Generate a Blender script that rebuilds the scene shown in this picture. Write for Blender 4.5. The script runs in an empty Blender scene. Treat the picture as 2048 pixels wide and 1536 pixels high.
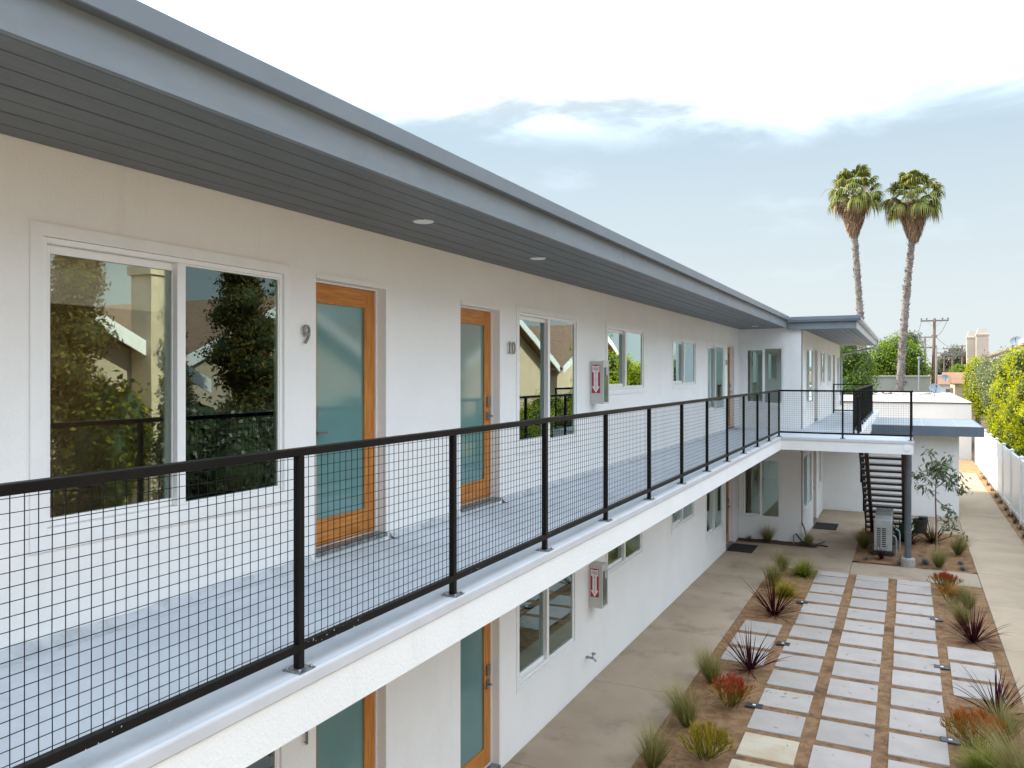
import bpy, math, random
import numpy as np
from mathutils import Vector

random.seed(7)
R = math.radians
sc = bpy.context.scene
col = sc.collection

# ------------------------------------------------------------------ camera
cam_d = bpy.data.cameras.new('camera')
cam = bpy.data.objects.new('camera', cam_d)
col.objects.link(cam)
cam.location = (0.0, 0.0, 4.343)
cam.rotation_euler = (R(90), 0, math.atan(792 / 1593))
cam_d.sensor_width = 36.0
cam_d.lens = 36.0 * 1593 / 2048
cam_d.shift_y = -20.0 / 2048
cam_d.clip_start = 0.05
cam_d.clip_end = 3000
sc.camera = cam

# ------------------------------------------------------------------ sky + sun
TO_SUN = Vector((-8.7, 0.9, 5.6)).normalized()
SUN_EL = math.asin(TO_SUN.z)
SUN_ROT = math.atan2(TO_SUN.x, TO_SUN.y)

world = bpy.data.worlds.new('World')
sc.world = world
world.use_nodes = True
wt = world.node_tree
for n in list(wt.nodes):
    wt.nodes.remove(n)


def N(tree, kind, **kw):
    n = tree.nodes.new(kind)
    for k, v in kw.items():
        if k.startswith('in_'):
            key = k[3:]
            key = int(key) if key.isdigit() else key.replace('_', ' ')
            n.inputs[key].default_value = v
        else:
            setattr(n, k, v)
    return n


def L(tree, a, b):
    tree.links.new(a, b)


def math_node(tree, op, a, b=None, clamp=False):
    n = tree.nodes.new('ShaderNodeMath')
    n.operation = op
    n.use_clamp = clamp
    for i, v in enumerate((a, b)):
        if v is None:
            continue
        if isinstance(v, (int, float)):
            n.inputs[i].default_value = v
        else:
            tree.links.new(v, n.inputs[i])
    return n.outputs[0]


def smooth(tree, x, lo, hi):
    n = tree.nodes.new('ShaderNodeMapRange')
    n.interpolation_type = 'SMOOTHSTEP'
    n.inputs['From Min'].default_value = lo
    n.inputs['From Max'].default_value = hi
    tree.links.new(x, n.inputs['Value'])
    return n.outputs[0]


sky = N(wt, 'ShaderNodeTexSky', sky_type='NISHITA', sun_disc=False, sun_elevation=SUN_EL,
        sun_rotation=SUN_ROT, air_density=1.0, dust_density=0.6, ozone_density=1.6, altitude=50)
tc = N(wt, 'ShaderNodeTexCoord')
sep = N(wt, 'ShaderNodeSeparateXYZ')
L(wt, tc.outputs['Generated'], sep.inputs[0])
zc = math_node(wt, 'MAXIMUM', sep.outputs[2], 0.0)
den = math_node(wt, 'ADD', zc, 0.12)
px = math_node(wt, 'DIVIDE', sep.outputs[0], den)
py = math_node(wt, 'DIVIDE', sep.outputs[1], den)
comb = N(wt, 'ShaderNodeCombineXYZ')
L(wt, px, comb.inputs[0]); L(wt, py, comb.inputs[1])
comb.inputs[2].default_value = 2.9
n1 = N(wt, 'ShaderNodeTexNoise', in_Scale=0.55, in_Detail=5.0, in_Roughness=0.5, in_Distortion=0.3)
L(wt, comb.outputs[0], n1.inputs['Vector'])
n2 = N(wt, 'ShaderNodeTexNoise', in_Scale=1.9, in_Detail=8.0, in_Roughness=0.55, in_Distortion=0.4)
L(wt, comb.outputs[0], n2.inputs['Vector'])
# a high thin cloud sheet with a ragged lower edge about 17 degrees up
off = math_node(wt, 'MULTIPLY', math_node(wt, 'SUBTRACT', n1.outputs[0], 0.5), 0.10)
off2 = math_node(wt, 'MULTIPLY', math_node(wt, 'SUBTRACT', n2.outputs[0], 0.5), 0.055)
el = math_node(wt, 'ADD', math_node(wt, 'ADD', zc, off), off2)
cloud = smooth(wt, el, 0.265, 0.365)
streak = smooth(wt, n2.outputs[0], 0.52, 0.80)
low = smooth(wt, zc, 0.02, 0.22)
thin = math_node(wt, 'MULTIPLY', math_node(wt, 'MULTIPLY', streak, low), 0.05)
mask = math_node(wt, 'MAXIMUM', math_node(wt, 'MULTIPLY', cloud, 0.96), thin)
# pale haze near the horizon
haze = math_node(wt, 'SUBTRACT', 1.0, smooth(wt, zc, 0.10, 1.3))
hcol = N(wt, 'ShaderNodeMix', data_type='RGBA')
hcol.inputs['A'].default_value = (4.70, 5.15, 5.34, 1)
hcol.inputs['B'].default_value = (2.80, 4.05, 4.95, 1)
L(wt, smooth(wt, zc, 0.02, 0.50), hcol.inputs['Factor'])
hz = N(wt, 'ShaderNodeMix', data_type='RGBA')
L(wt, hcol.outputs['Result'], hz.inputs['B'])
L(wt, math_node(wt, 'MULTIPLY', haze, 0.93), hz.inputs['Factor'])
gain = N(wt, 'ShaderNodeMix', data_type='RGBA', blend_type='MULTIPLY')
gain.inputs['Factor'].default_value = 1.0
gain.inputs['B'].default_value = (1.22, 1.16, 1.02, 1)
L(wt, sky.outputs[0], gain.inputs['A'])
L(wt, gain.outputs['Result'], hz.inputs['A'])
mx = N(wt, 'ShaderNodeMix', data_type='RGBA')
L(wt, mask, mx.inputs['Factor'])
L(wt, hz.outputs['Result'], mx.inputs['A'])
ctone = N(wt, 'ShaderNodeMix', data_type='RGBA')
ctone.inputs['A'].default_value = (5.35, 5.75, 6.0, 1)
ctone.inputs['B'].default_value = (15.6, 18.4, 21.6, 1)
L(wt, smooth(wt, n2.outputs[0], 0.36, 0.54), ctone.inputs['Factor'])
L(wt, ctone.outputs['Result'], mx.inputs['B'])
bg = N(wt, 'ShaderNodeBackground', in_Strength=0.10)
L(wt, mx.outputs['Result'], bg.inputs['Color'])
wo = N(wt, 'ShaderNodeOutputWorld')
L(wt, bg.outputs[0], wo.inputs['Surface'])

sun_d = bpy.data.lights.new('sun', 'SUN')
sun = bpy.data.objects.new('sun', sun_d)
col.objects.link(sun)
sun.rotation_euler = (-TO_SUN).to_track_quat('-Z', 'Y').to_euler()
sun.location = (-30, 10, 25)
sun_d.energy = 4.8
sun_d.angle = R(0.6)
sun_d.color = (1.0, 0.90, 0.76)

sc.view_settings.view_transform = 'Standard'
sc.view_settings.look = 'None'
sc.view_settings.gamma = 1.0
sc.view_settings.exposure = 0.74
sc.view_settings.use_curve_mapping = False
sc.render.engine = 'CYCLES'
sc.cycles.use_denoising = True
sc.cycles.max_bounces = 7
sc.cycles.diffuse_bounces = 4
sc.cycles.glossy_bounces = 4
sc.cycles.transmission_bounces = 6
sc.cycles.transparent_max_bounces = 16
sc.cycles.caustics_reflective = False
sc.cycles.caustics_refractive = False
sc.cycles.sample_clamp_indirect = 6.0


# ------------------------------------------------------------------ materials
def new_mat(name):
    m = bpy.data.materials.new(name)
    m.use_nodes = True
    t = m.node_tree
    p = next(n for n in t.nodes if n.type == 'BSDF_PRINCIPLED')
    return m, t, p


def obj_coord(t):
    """World-position coordinates, so a pattern does not restart on each piece."""
    return N(t, 'ShaderNodeNewGeometry').outputs['Position']


def surf(name, c1, c2=None, *args, streak=None, **kw):
    m = surf_(name, c1, c2, *args, **kw)
    if streak:
        add_streaks(m, streak)
    return m


def add_streaks(m, c):
    """Faint vertical water runs and small scuffs, fixed to the wall."""
    t = m.node_tree
    p = next(n for n in t.nodes if n.type == 'BSDF_PRINCIPLED')
    src = p.inputs['Base Color'].links[0].from_socket
    mp = N(t, 'ShaderNodeMapping')
    mp.inputs['Scale'].default_value = (3.2, 3.2, 0.22)
    L(t, obj_coord(t), mp.inputs['Vector'])
    nz = N(t, 'ShaderNodeTexNoise', in_Scale=2.0, in_Detail=6.0, in_Roughness=0.65)
    L(t, mp.outputs[0], nz.inputs['Vector'])
    n2_ = N(t, 'ShaderNodeTexNoise', in_Scale=9.0, in_Detail=5.0, in_Roughness=0.7)
    L(t, obj_coord(t), n2_.inputs['Vector'])
    f = math_node(t, 'MAXIMUM', math_node(t, 'MULTIPLY', smooth(t, nz.outputs[0], 0.56, 0.78), 0.30), math_node(t, 'MULTIPLY', smooth(t, n2_.outputs[0], 0.66, 0.80), 0.35))
    mix = N(t, 'ShaderNodeMix', data_type='RGBA')
    L(t, f, mix.inputs['Factor'])
    L(t, src, mix.inputs['A'])
    mix.inputs['B'].default_value = (*c, 1)
    L(t, mix.outputs['Result'], p.inputs['Base Color'])


def surf_(name, c1, c2=None, rough=0.6, scale=3.0, detail=5.0, bump=0.0, bscale=60.0, bdist=0.004,
         spec=0.5, metal=0.0, lo=0.35, hi=0.65, c3=None, scale3=0.6, amt3=0.5, rnd=0.0, stretch=None, brough=0.55):
    m, t, p = new_mat(name)
    co = obj_coord(t)
    if stretch:
        mp = N(t, 'ShaderNodeMapping')
        mp.inputs['Scale'].default_value = stretch
        L(t, co, mp.inputs['Vector'])
        co2 = mp.outputs[0]
    else:
        co2 = co
    p.inputs['Roughness'].default_value = rough
    p.inputs['Metallic'].default_value = metal
    p.inputs['Specular IOR Level'].default_value = spec
    out = None
    if c2 is None:
        p.inputs['Base Color'].default_value = (*c1, 1)
        rgb = N(t, 'ShaderNodeRGB')
        rgb.outputs[0].default_value = (*c1, 1)
        out = rgb.outputs[0]
    else:
        nz = N(t, 'ShaderNodeTexNoise', in_Scale=scale, in_Detail=detail, in_Roughness=0.6)
        L(t, co2, nz.inputs['Vector'])
        f = smooth(t, nz.outputs[0], lo, hi)
        mix = N(t, 'ShaderNodeMix', data_type='RGBA')
        mix.inputs['A'].default_value = (*c1, 1)
        mix.inputs['B'].default_value = (*c2, 1)
        L(t, f, mix.inputs['Factor'])
        out = mix.outputs['Result']
    if c3 is not None:
        nz3 = N(t, 'ShaderNodeTexNoise', in_Scale=scale3, in_Detail=4.0, in_Roughness=0.65)
        L(t, co, nz3.inputs['Vector'])
        f3 = math_node(t, 'MULTIPLY', smooth(t, nz3.outputs[0], 0.5, 0.72), amt3)
        mix3 = N(t, 'ShaderNodeMix', data_type='RGBA')
        L(t, f3, mix3.inputs['Factor'])
        L(t, out, mix3.inputs['A'])
        mix3.inputs['B'].default_value = (*c3, 1)
        out = mix3.outputs['Result']
    if rnd > 0:
        oi = N(t, 'ShaderNodeObjectInfo')
        v = math_node(t, 'ADD', math_node(t, 'MULTIPLY', oi.outputs['Random'], rnd), 1 - rnd / 2)
        hs = N(t, 'ShaderNodeHueSaturation')
        L(t, v, hs.inputs['Value'])
        L(t, out, hs.inputs['Color'])
        out = hs.outputs[0]
    L(t, out, p.inputs['Base Color'])
    if bump > 0:
        bn = N(t, 'ShaderNodeTexNoise', in_Scale=bscale, in_Detail=3.0, in_Roughness=brough)
        L(t, co2, bn.inputs['Vector'])
        bp = N(t, 'ShaderNodeBump', in_Strength=bump, in_Distance=bdist)
        L(t, bn.outputs[0], bp.inputs['Height'])
        L(t, bp.outputs[0], p.inputs['Normal'])
    return m


def leaf_mat(name, ramp, trans=0.35, rough=0.45, gloss=0.06):
    m, t, p = new_mat(name)
    geo = N(t, 'ShaderNodeNewGeometry')
    cr = N(t, 'ShaderNodeValToRGB')
    els = cr.color_ramp.elements
    while len(els) > 1:
        els.remove(els[0])
    els[0].position = ramp[0][0]
    els[0].color = (*ramp[0][1], 1)
    for pos, c in ramp[1:]:
        e = els.new(pos)
        e.color = (*c, 1)
    L(t, geo.outputs['Random Per Island'], cr.inputs[0])
    d = N(t, 'ShaderNodeBsdfDiffuse')
    tr = N(t, 'ShaderNodeBsdfTranslucent')
    gl = N(t, 'ShaderNodeBsdfGlossy', in_Roughness=rough)
    L(t, cr.outputs[0], d.inputs[0])
    L(t, cr.outputs[0], tr.inputs[0])
    m1 = N(t, 'ShaderNodeMixShader', in_0=trans)
    L(t, d.outputs[0], m1.inputs[1]); L(t, tr.outputs[0], m1.inputs[2])
    m2 = N(t, 'ShaderNodeMixShader', in_0=gloss)
    L(t, m1.outputs[0], m2.inputs[1]); L(t, gl.outputs[0], m2.inputs[2])
    out = next(n for n in t.nodes if n.type == 'OUTPUT_MATERIAL')
    L(t, m2.outputs[0], out.inputs[0])
    t.nodes.remove(p)
    return m


def attr_leaf_mat(name, trans=0.3):
    """Foliage whose colour runs along each blade (root to tip), stored on the mesh."""
    m, t, p = new_mat(name)
    at = N(t, 'ShaderNodeAttribute', attribute_name='Col')
    d = N(t, 'ShaderNodeBsdfDiffuse')
    tr = N(t, 'ShaderNodeBsdfTranslucent')
    L(t, at.outputs['Color'], d.inputs[0])
    L(t, at.outputs['Color'], tr.inputs[0])
    m1 = N(t, 'ShaderNodeMixShader', in_0=trans)
    L(t, d.outputs[0], m1.inputs[1]); L(t, tr.outputs[0], m1.inputs[2])
    out = next(n for n in t.nodes if n.type == 'OUTPUT_MATERIAL')
    L(t, m1.outputs[0], out.inputs[0])
    t.nodes.remove(p)
    return m


def glass_mat(name, tint, base=0.02, k=2.2, wav=0.0):
    m, t, p = new_mat(name)
    fr = N(t, 'ShaderNodeFresnel', in_IOR=1.5)
    f = math_node(t, 'ADD', math_node(t, 'MULTIPLY', fr.outputs[0], k), base, clamp=True)
    tr = N(t, 'ShaderNodeBsdfTransparent')
    tr.inputs[0].default_value = (*tint, 1)
    gl = N(t, 'ShaderNodeBsdfGlossy', in_Roughness=0.0)
    gl.inputs[0].default_value = (0.80, 1.0, 0.98, 1)
    if wav > 0:
        nz = N(t, 'ShaderNodeTexNoise', in_Scale=1.1, in_Detail=1.0)
        L(t, obj_coord(t), nz.inputs['Vector'])
        bp = N(t, 'ShaderNodeBump', in_Strength=wav, in_Distance=0.02)
        L(t, nz.outputs[0], bp.inputs['Height'])
        L(t, bp.outputs[0], gl.inputs['Normal'])
    mxs = N(t, 'ShaderNodeMixShader')
    L(t, f, mxs.inputs[0]); L(t, tr.outputs[0], mxs.inputs[1]); L(t, gl.outputs[0], mxs.inputs[2])
    out = next(n for n in t.nodes if n.type == 'OUTPUT_MATERIAL')
    L(t, mxs.outputs[0], out.inputs[0])
    t.nodes.remove(p)
    return m


M = {}
M['stucco'] = surf('white_stucco', (0.815, 0.805, 0.79), (0.785, 0.775, 0.76), 0.85, 1.2, 6, 0.6, 55, 0.006, spec=0.2,
                   c3=(0.72, 0.70, 0.67), scale3=1.1, amt3=0.22, streak=(0.66, 0.64, 0.61))
M['trim'] = surf('white_trim_paint', (0.80, 0.80, 0.79), (0.77, 0.77, 0.76), 0.5, 6, 4, 0.08, 40, 0.002, spec=0.4)
M['vinyl'] = surf('white_vinyl', (0.81, 0.81, 0.80), None, 0.32, spec=0.5)
M['deck'] = surf('grey_deck_coating', (0.565, 0.595, 0.63), (0.52, 0.55, 0.59), 0.55, 1.6, 6, 0.25, 45, 0.003, spec=0.35,
                 c3=(0.42, 0.435, 0.46), scale3=2.6, amt3=0.55, streak=(0.33, 0.33, 0.335))
M['cove'] = surf('cove_coating', (0.50, 0.52, 0.545), (0.36, 0.37, 0.385), 0.6, 7, 6, 0.4, 30, 0.004, lo=0.4, hi=0.7)
M['lip'] = surf('pale_grey_drip_edge', (0.56, 0.56, 0.575), (0.52, 0.52, 0.535), 0.5, 3, 4, 0.15, 40, 0.002)
M['soffit'] = surf('charcoal_paint_boards', (0.138, 0.148, 0.152), (0.117, 0.127, 0.132), 0.55, 4, 5, 0.15, 30, 0.002,
                   stretch=(6, 0.5, 6), c3=(0.16, 0.165, 0.165), scale3=1.7, amt3=0.35)
M['fascia'] = surf('grey_fascia_paint', (0.195, 0.222, 0.245), (0.175, 0.20, 0.225), 0.5, 2.5, 6, 0.18, 25, 0.003,
                   stretch=(4, 0.7, 4), c3=(0.14, 0.15, 0.16), scale3=2.4, amt3=0.35)
M['gutter'] = surf('grey_metal_gutter', (0.165, 0.19, 0.215), (0.15, 0.175, 0.20), 0.42, 2, 4, spec=0.5)
M['gutterw'] = surf('pale_metal_gutter', (0.42, 0.44, 0.46), (0.36, 0.38, 0.41), 0.4, 2, 4)
M['wood'] = surf('varnished_fir', (0.56, 0.23, 0.048), (0.36, 0.125, 0.022), 0.42, 5, 9, 0.1, 40, 0.001, spec=0.3,
                 stretch=(9, 9, 0.7), lo=0.3, hi=0.7)
M['woodh'] = surf('varnished_fir_rail', (0.56, 0.23, 0.048), (0.36, 0.125, 0.022), 0.42, 5, 9, 0.1, 40, 0.001, spec=0.3,
                  stretch=(9, 0.7, 9), lo=0.3, hi=0.7)
M['frost'] = surf('frosted_door_glass', (0.105, 0.225, 0.225), (0.125, 0.245, 0.24), 0.07, 1.2, 2, 0.0, spec=0.85)
M['glass'] = glass_mat('window_glass', (0.97, 0.93, 0.86), 0.07, 2.3, 0.03)
M['glasswavy'] = glass_mat('wavy_window_glass', (0.80, 0.86, 0.82), 0.12, 2.6, 0.06)
M['blind'] = surf('roller_blind_fabric', (0.80, 0.84, 0.82), (0.77, 0.81, 0.79), 0.9, 8, 2)
M['blindgrey'] = surf('grey_blind_fabric', (0.50, 0.55, 0.58), None, 0.9)
M['iwall'] = surf('interior_wall_paint', (0.84, 0.72, 0.56), (0.80, 0.68, 0.53), 0.9, 1, 2)
M['ifloor'] = surf('brown_wood_floor', (0.32, 0.14, 0.075), (0.24, 0.10, 0.05), 0.4, 6, 4, stretch=(1, 8, 1))
M['black'] = surf('black_rail_paint', (0.005, 0.0045, 0.004), (0.009, 0.007, 0.006), 0.45, 6, 4, 0.1, 60, 0.001, spec=0.18)
M['wire'] = surf('black_wire', (0.006, 0.006, 0.006), None, 0.5, spec=0.2)
M['galv'] = surf('galvanised_steel', (0.36, 0.38, 0.39), (0.16, 0.17, 0.18), 0.4, 40, 4, metal=0.7)
M['steel'] = surf('brushed_nickel', (0.27, 0.26, 0.25), None, 0.38, metal=0.9)
M['concrete'] = surf('walkway_concrete', (0.37, 0.288, 0.208), (0.318, 0.244, 0.172), 0.85, 0.9, 8, 0.25, 70, 0.003, spec=0.25,
                     c3=(0.19, 0.145, 0.10), scale3=1.3, amt3=0.6, rnd=0.07)
M['pathconc'] = surf('pale_path_concrete', (0.43, 0.328, 0.232), (0.385, 0.29, 0.20), 0.85, 0.9, 8, 0.25, 70, 0.003, spec=0.25,
                     c3=(0.30, 0.235, 0.17), scale3=1.1, amt3=0.5, rnd=0.07)
M['concretefoot'] = surf('footing_concrete', (0.36, 0.345, 0.32), (0.27, 0.26, 0.24), 0.9, 9, 5, 0.3, 60, 0.004)
M['paver'] = surf('pale_concrete_paver', (0.405, 0.352, 0.318), (0.372, 0.322, 0.288), 0.8, 2.4, 7, 0.15, 90, 0.002, spec=0.25,
                  c3=(0.33, 0.295, 0.26), scale3=2.6, amt3=0.5, rnd=0.15)
M['pavertan'] = surf('tan_stained_paver', (0.50, 0.43, 0.33), (0.44, 0.34, 0.23), 0.8, 1.9, 7, 0.15, 90, 0.002, spec=0.25,
                     c3=(0.40, 0.27, 0.14), scale3=2.2, amt3=0.5)
M['soil'] = surf('decomposed_granite', (0.315, 0.185, 0.10), (0.21, 0.118, 0.06), 0.95, 7, 10, 0.9, 120, 0.012, spec=0.1,
                 c3=(0.105, 0.058, 0.032), scale3=2.1, amt3=0.8, brough=0.8)
M['mulch'] = surf('dark_bark_mulch', (0.12, 0.05, 0.028), (0.07, 0.03, 0.018), 0.95, 30, 8, 1.0, 70, 0.02)
M['drysoil'] = surf('dry_dirt', (0.42, 0.26, 0.14), (0.30, 0.18, 0.09), 0.95, 6, 10, 0.8, 90, 0.012, spec=0.1)
M['ground'] = surf('bare_ground', (0.20, 0.16, 0.115), (0.14, 0.115, 0.08), 0.95, 0.25, 8)
M['lowroof'] = surf('rolled_roofing', (0.40, 0.415, 0.42), (0.36, 0.375, 0.38), 0.8, 2.2, 7, 0.2, 60, 0.003)
M['rearroof'] = surf('white_roof_coating', (0.66, 0.63, 0.61), (0.60, 0.56, 0.53), 0.85, 0.7, 7, 0.2, 40, 0.004,
                     c3=(0.40, 0.33, 0.27), scale3=0.5, amt3=0.4)
M['bluefascia'] = surf('slate_blue_fascia', (0.125, 0.155, 0.19), (0.11, 0.138, 0.17), 0.6, 3, 6, 0.2, 30, 0.002)
M['treadwood'] = surf('dark_stained_tread', (0.055, 0.032, 0.022), (0.035, 0.022, 0.016), 0.5, 8, 5, stretch=(1, 8, 8))
M['colsteel'] = surf('grey_painted_column', (0.10, 0.115, 0.13), (0.075, 0.085, 0.10), 0.45, 6, 5, c3=(0.05, 0.055, 0.06), scale3=5, amt3=0.6)
M['cabinet'] = surf('putty_metal_cabinet', (0.53, 0.535, 0.505), (0.50, 0.505, 0.475), 0.5, 3, 3)
M['cabglass'] = surf('grey_cabinet_window', (0.16, 0.19, 0.165), (0.12, 0.145, 0.125), 0.08, 3, 3, spec=0.8)
M['red'] = surf('sign_red', (0.42, 0.008, 0.035), None, 0.45)
M['white'] = surf('sign_white', (0.78, 0.77, 0.78), None, 0.45)
M['ink'] = surf('sign_black', (0.02, 0.02, 0.03), None, 0.5)
M['mat'] = surf('black_rubber_mat', (0.005, 0.005, 0.005), (0.012, 0.012, 0.012), 0.9, 60, 3, 0.8, 120, 0.01)
M['acbody'] = surf('pale_grey_enamel', (0.42, 0.42, 0.40), (0.37, 0.37, 0.355), 0.45, 5, 3)
M['dark'] = surf('dark_plastic', (0.018, 0.018, 0.018), (0.03, 0.028, 0.027), 0.45, 8, 3)
M['pot'] = surf('black_nursery_pot', (0.018, 0.022, 0.02), (0.03, 0.034, 0.03), 0.5, 8, 3)
M['pvc'] = surf('grey_conduit', (0.30, 0.31, 0.32), (0.22, 0.23, 0.24), 0.5, 9, 3)
M['bark'] = surf('young_bark', (0.20, 0.11, 0.075), (0.13, 0.075, 0.05), 0.8, 20, 5, 0.6, 60, 0.004)
M['stake'] = surf('pale_wood_stake', (0.50, 0.38, 0.24), (0.42, 0.30, 0.18), 0.8, 12, 4)
M['palmbark'] = surf('palm_bark', (0.30, 0.255, 0.225), (0.13, 0.105, 0.09), 0.95, 3.0, 8, 1.0, 7, 0.12, lo=0.3, hi=0.7)
M['treebark'] = surf('tree_bark', (0.16, 0.11, 0.08), (0.09, 0.06, 0.045), 0.9, 6, 6, 0.8, 12, 0.05)
M['polewood'] = surf('creosote_pole', (0.20, 0.105, 0.07), (0.13, 0.075, 0.055), 0.8, 2, 6, stretch=(6, 6, 0.5))
M['polegrey'] = surf('weathered_pole', (0.27, 0.24, 0.21), (0.19, 0.165, 0.145), 0.85, 2, 6, stretch=(6, 6, 0.5))
M['beige'] = surf('beige_stucco', (0.66, 0.52, 0.36), (0.61, 0.48, 0.33), 0.9, 1.5, 6, 0.2, 60, 0.004)
M['beigegrey'] = surf('taupe_stucco', (0.50, 0.42, 0.31), (0.46, 0.385, 0.285), 0.9, 1.5, 6, 0.2, 60, 0.004)
M['chimbrick'] = surf('tan_chimney_render', (0.55, 0.44, 0.31), (0.46, 0.36, 0.25), 0.9, 2, 6, 0.3, 25, 0.01)
M['chimpale'] = surf('pale_chimney_stucco', (0.60, 0.52, 0.43), (0.55, 0.47, 0.39), 0.9, 0.8, 5)
M['shingle'] = surf('brown_shingle', (0.30, 0.165, 0.095), (0.215, 0.115, 0.066), 0.9, 5, 8, 0.6, 9, 0.03, lo=0.3, hi=0.7)
M['sage'] = surf('sage_flat_roof', (0.33, 0.335, 0.295), (0.29, 0.30, 0.26), 0.9, 0.5, 6, c3=(0.25, 0.23, 0.2), scale3=0.35, amt3=0.4)
M['dish'] = surf('pale_dish_enamel', (0.25, 0.29, 0.33), None, 0.4)
M['wallw'] = surf('white_block_wall', (0.76, 0.75, 0.74), (0.72, 0.71, 0.70), 0.85, 0.8, 6, 0.2, 40, 0.004)
M['insul'] = surf('grey_insulator', (0.12, 0.13, 0.15), None, 0.3)
M['blade'] = attr_leaf_mat('blade_foliage', 0.3)
M['hedge'] = leaf_mat('bright_hedge_leaf', [(0, (0.16, 0.21, 0.003)), (0.3, (0.34, 0.38, 0.004)), (0.7, (0.50, 0.52, 0.006)), (1, (0.66, 0.62, 0.02))], 0.5, gloss=0.015)
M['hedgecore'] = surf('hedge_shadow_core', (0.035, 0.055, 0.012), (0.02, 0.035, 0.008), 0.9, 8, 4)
M['olive'] = leaf_mat('olive_leaf', [(0, (0.13, 0.145, 0.045)), (0.5, (0.22, 0.235, 0.08)), (1, (0.36, 0.36, 0.14))], 0.3, gloss=0.02)
M['green'] = leaf_mat('green_leaf', [(0, (0.07, 0.14, 0.008)), (0.5, (0.16, 0.27, 0.012)), (1, (0.34, 0.42, 0.02))], 0.4, gloss=0.02)
M['dkgreen'] = leaf_mat('dark_green_leaf', [(0, (0.04, 0.085, 0.008)), (0.5, (0.10, 0.17, 0.014)), (1, (0.22, 0.29, 0.025))], 0.35, gloss=0.02)
M['cypress'] = leaf_mat('cypress_leaf', [(0, (0.06, 0.055, 0.018)), (0.5, (0.12, 0.10, 0.032)), (1, (0.22, 0.17, 0.05))], 0.2, gloss=0.0)
M['vine'] = leaf_mat('broad_shrub_leaf', [(0, (0.04, 0.055, 0.01)), (0.6, (0.085, 0.10, 0.014)), (0.92, (0.15, 0.145, 0.018)), (1, (0.45, 0.28, 0.02))], 0.4, gloss=0.01)
M['farleaf'] = leaf_mat('far_leaf', [(0, (0.06, 0.07, 0.035)), (0.5, (0.11, 0.12, 0.06)), (1, (0.17, 0.17, 0.09))], 0.3)
M['young'] = leaf_mat('young_tree_leaf', [(0, (0.045, 0.075, 0.025)), (0.6, (0.10, 0.14, 0.045)), (1, (0.24, 0.26, 0.10))], 0.3, gloss=0.10)
M['palmgreen'] = leaf_mat('palm_frond', [(0, (0.08, 0.095, 0.018)), (0.5, (0.18, 0.20, 0.035)), (1, (0.36, 0.35, 0.09))], 0.3, gloss=0.02)
M['palmdead'] = leaf_mat('dead_palm_frond', [(0, (0.16, 0.10, 0.065)), (0.5, (0.29, 0.185, 0.115)), (1, (0.43, 0.28, 0.15))], 0.25, gloss=0.02)

# ------------------------------------------------------------------ object helpers
WL = {}


def tag(o, label=None, cat=None, group=None, kind=None):
    if label: o['label'] = label
    if cat: o['category'] = cat
    if group: o['group'] = group
    if kind: o['kind'] = kind
    return o


def empty(name, loc, label=None, cat=None, group=None):
    o = bpy.data.objects.new(name, None)
    o.empty_display_size = 0.2
    col.objects.link(o)
    o.location = loc
    WL[o.name] = Vector(loc)
    return tag(o, label, cat, group)


def place(o, wloc, parent=None):
    wloc = Vector(wloc)
    WL[o.name] = wloc
    if parent is not None:
        o.parent = parent
        o.location = wloc - WL[parent.name]
    else:
        o.location = wloc
    return o


def obj_from_mesh(name, me, wloc, parent=None):
    o = bpy.data.objects.new(name, me)
    col.objects.link(o)
    return place(o, wloc, parent)


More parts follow.
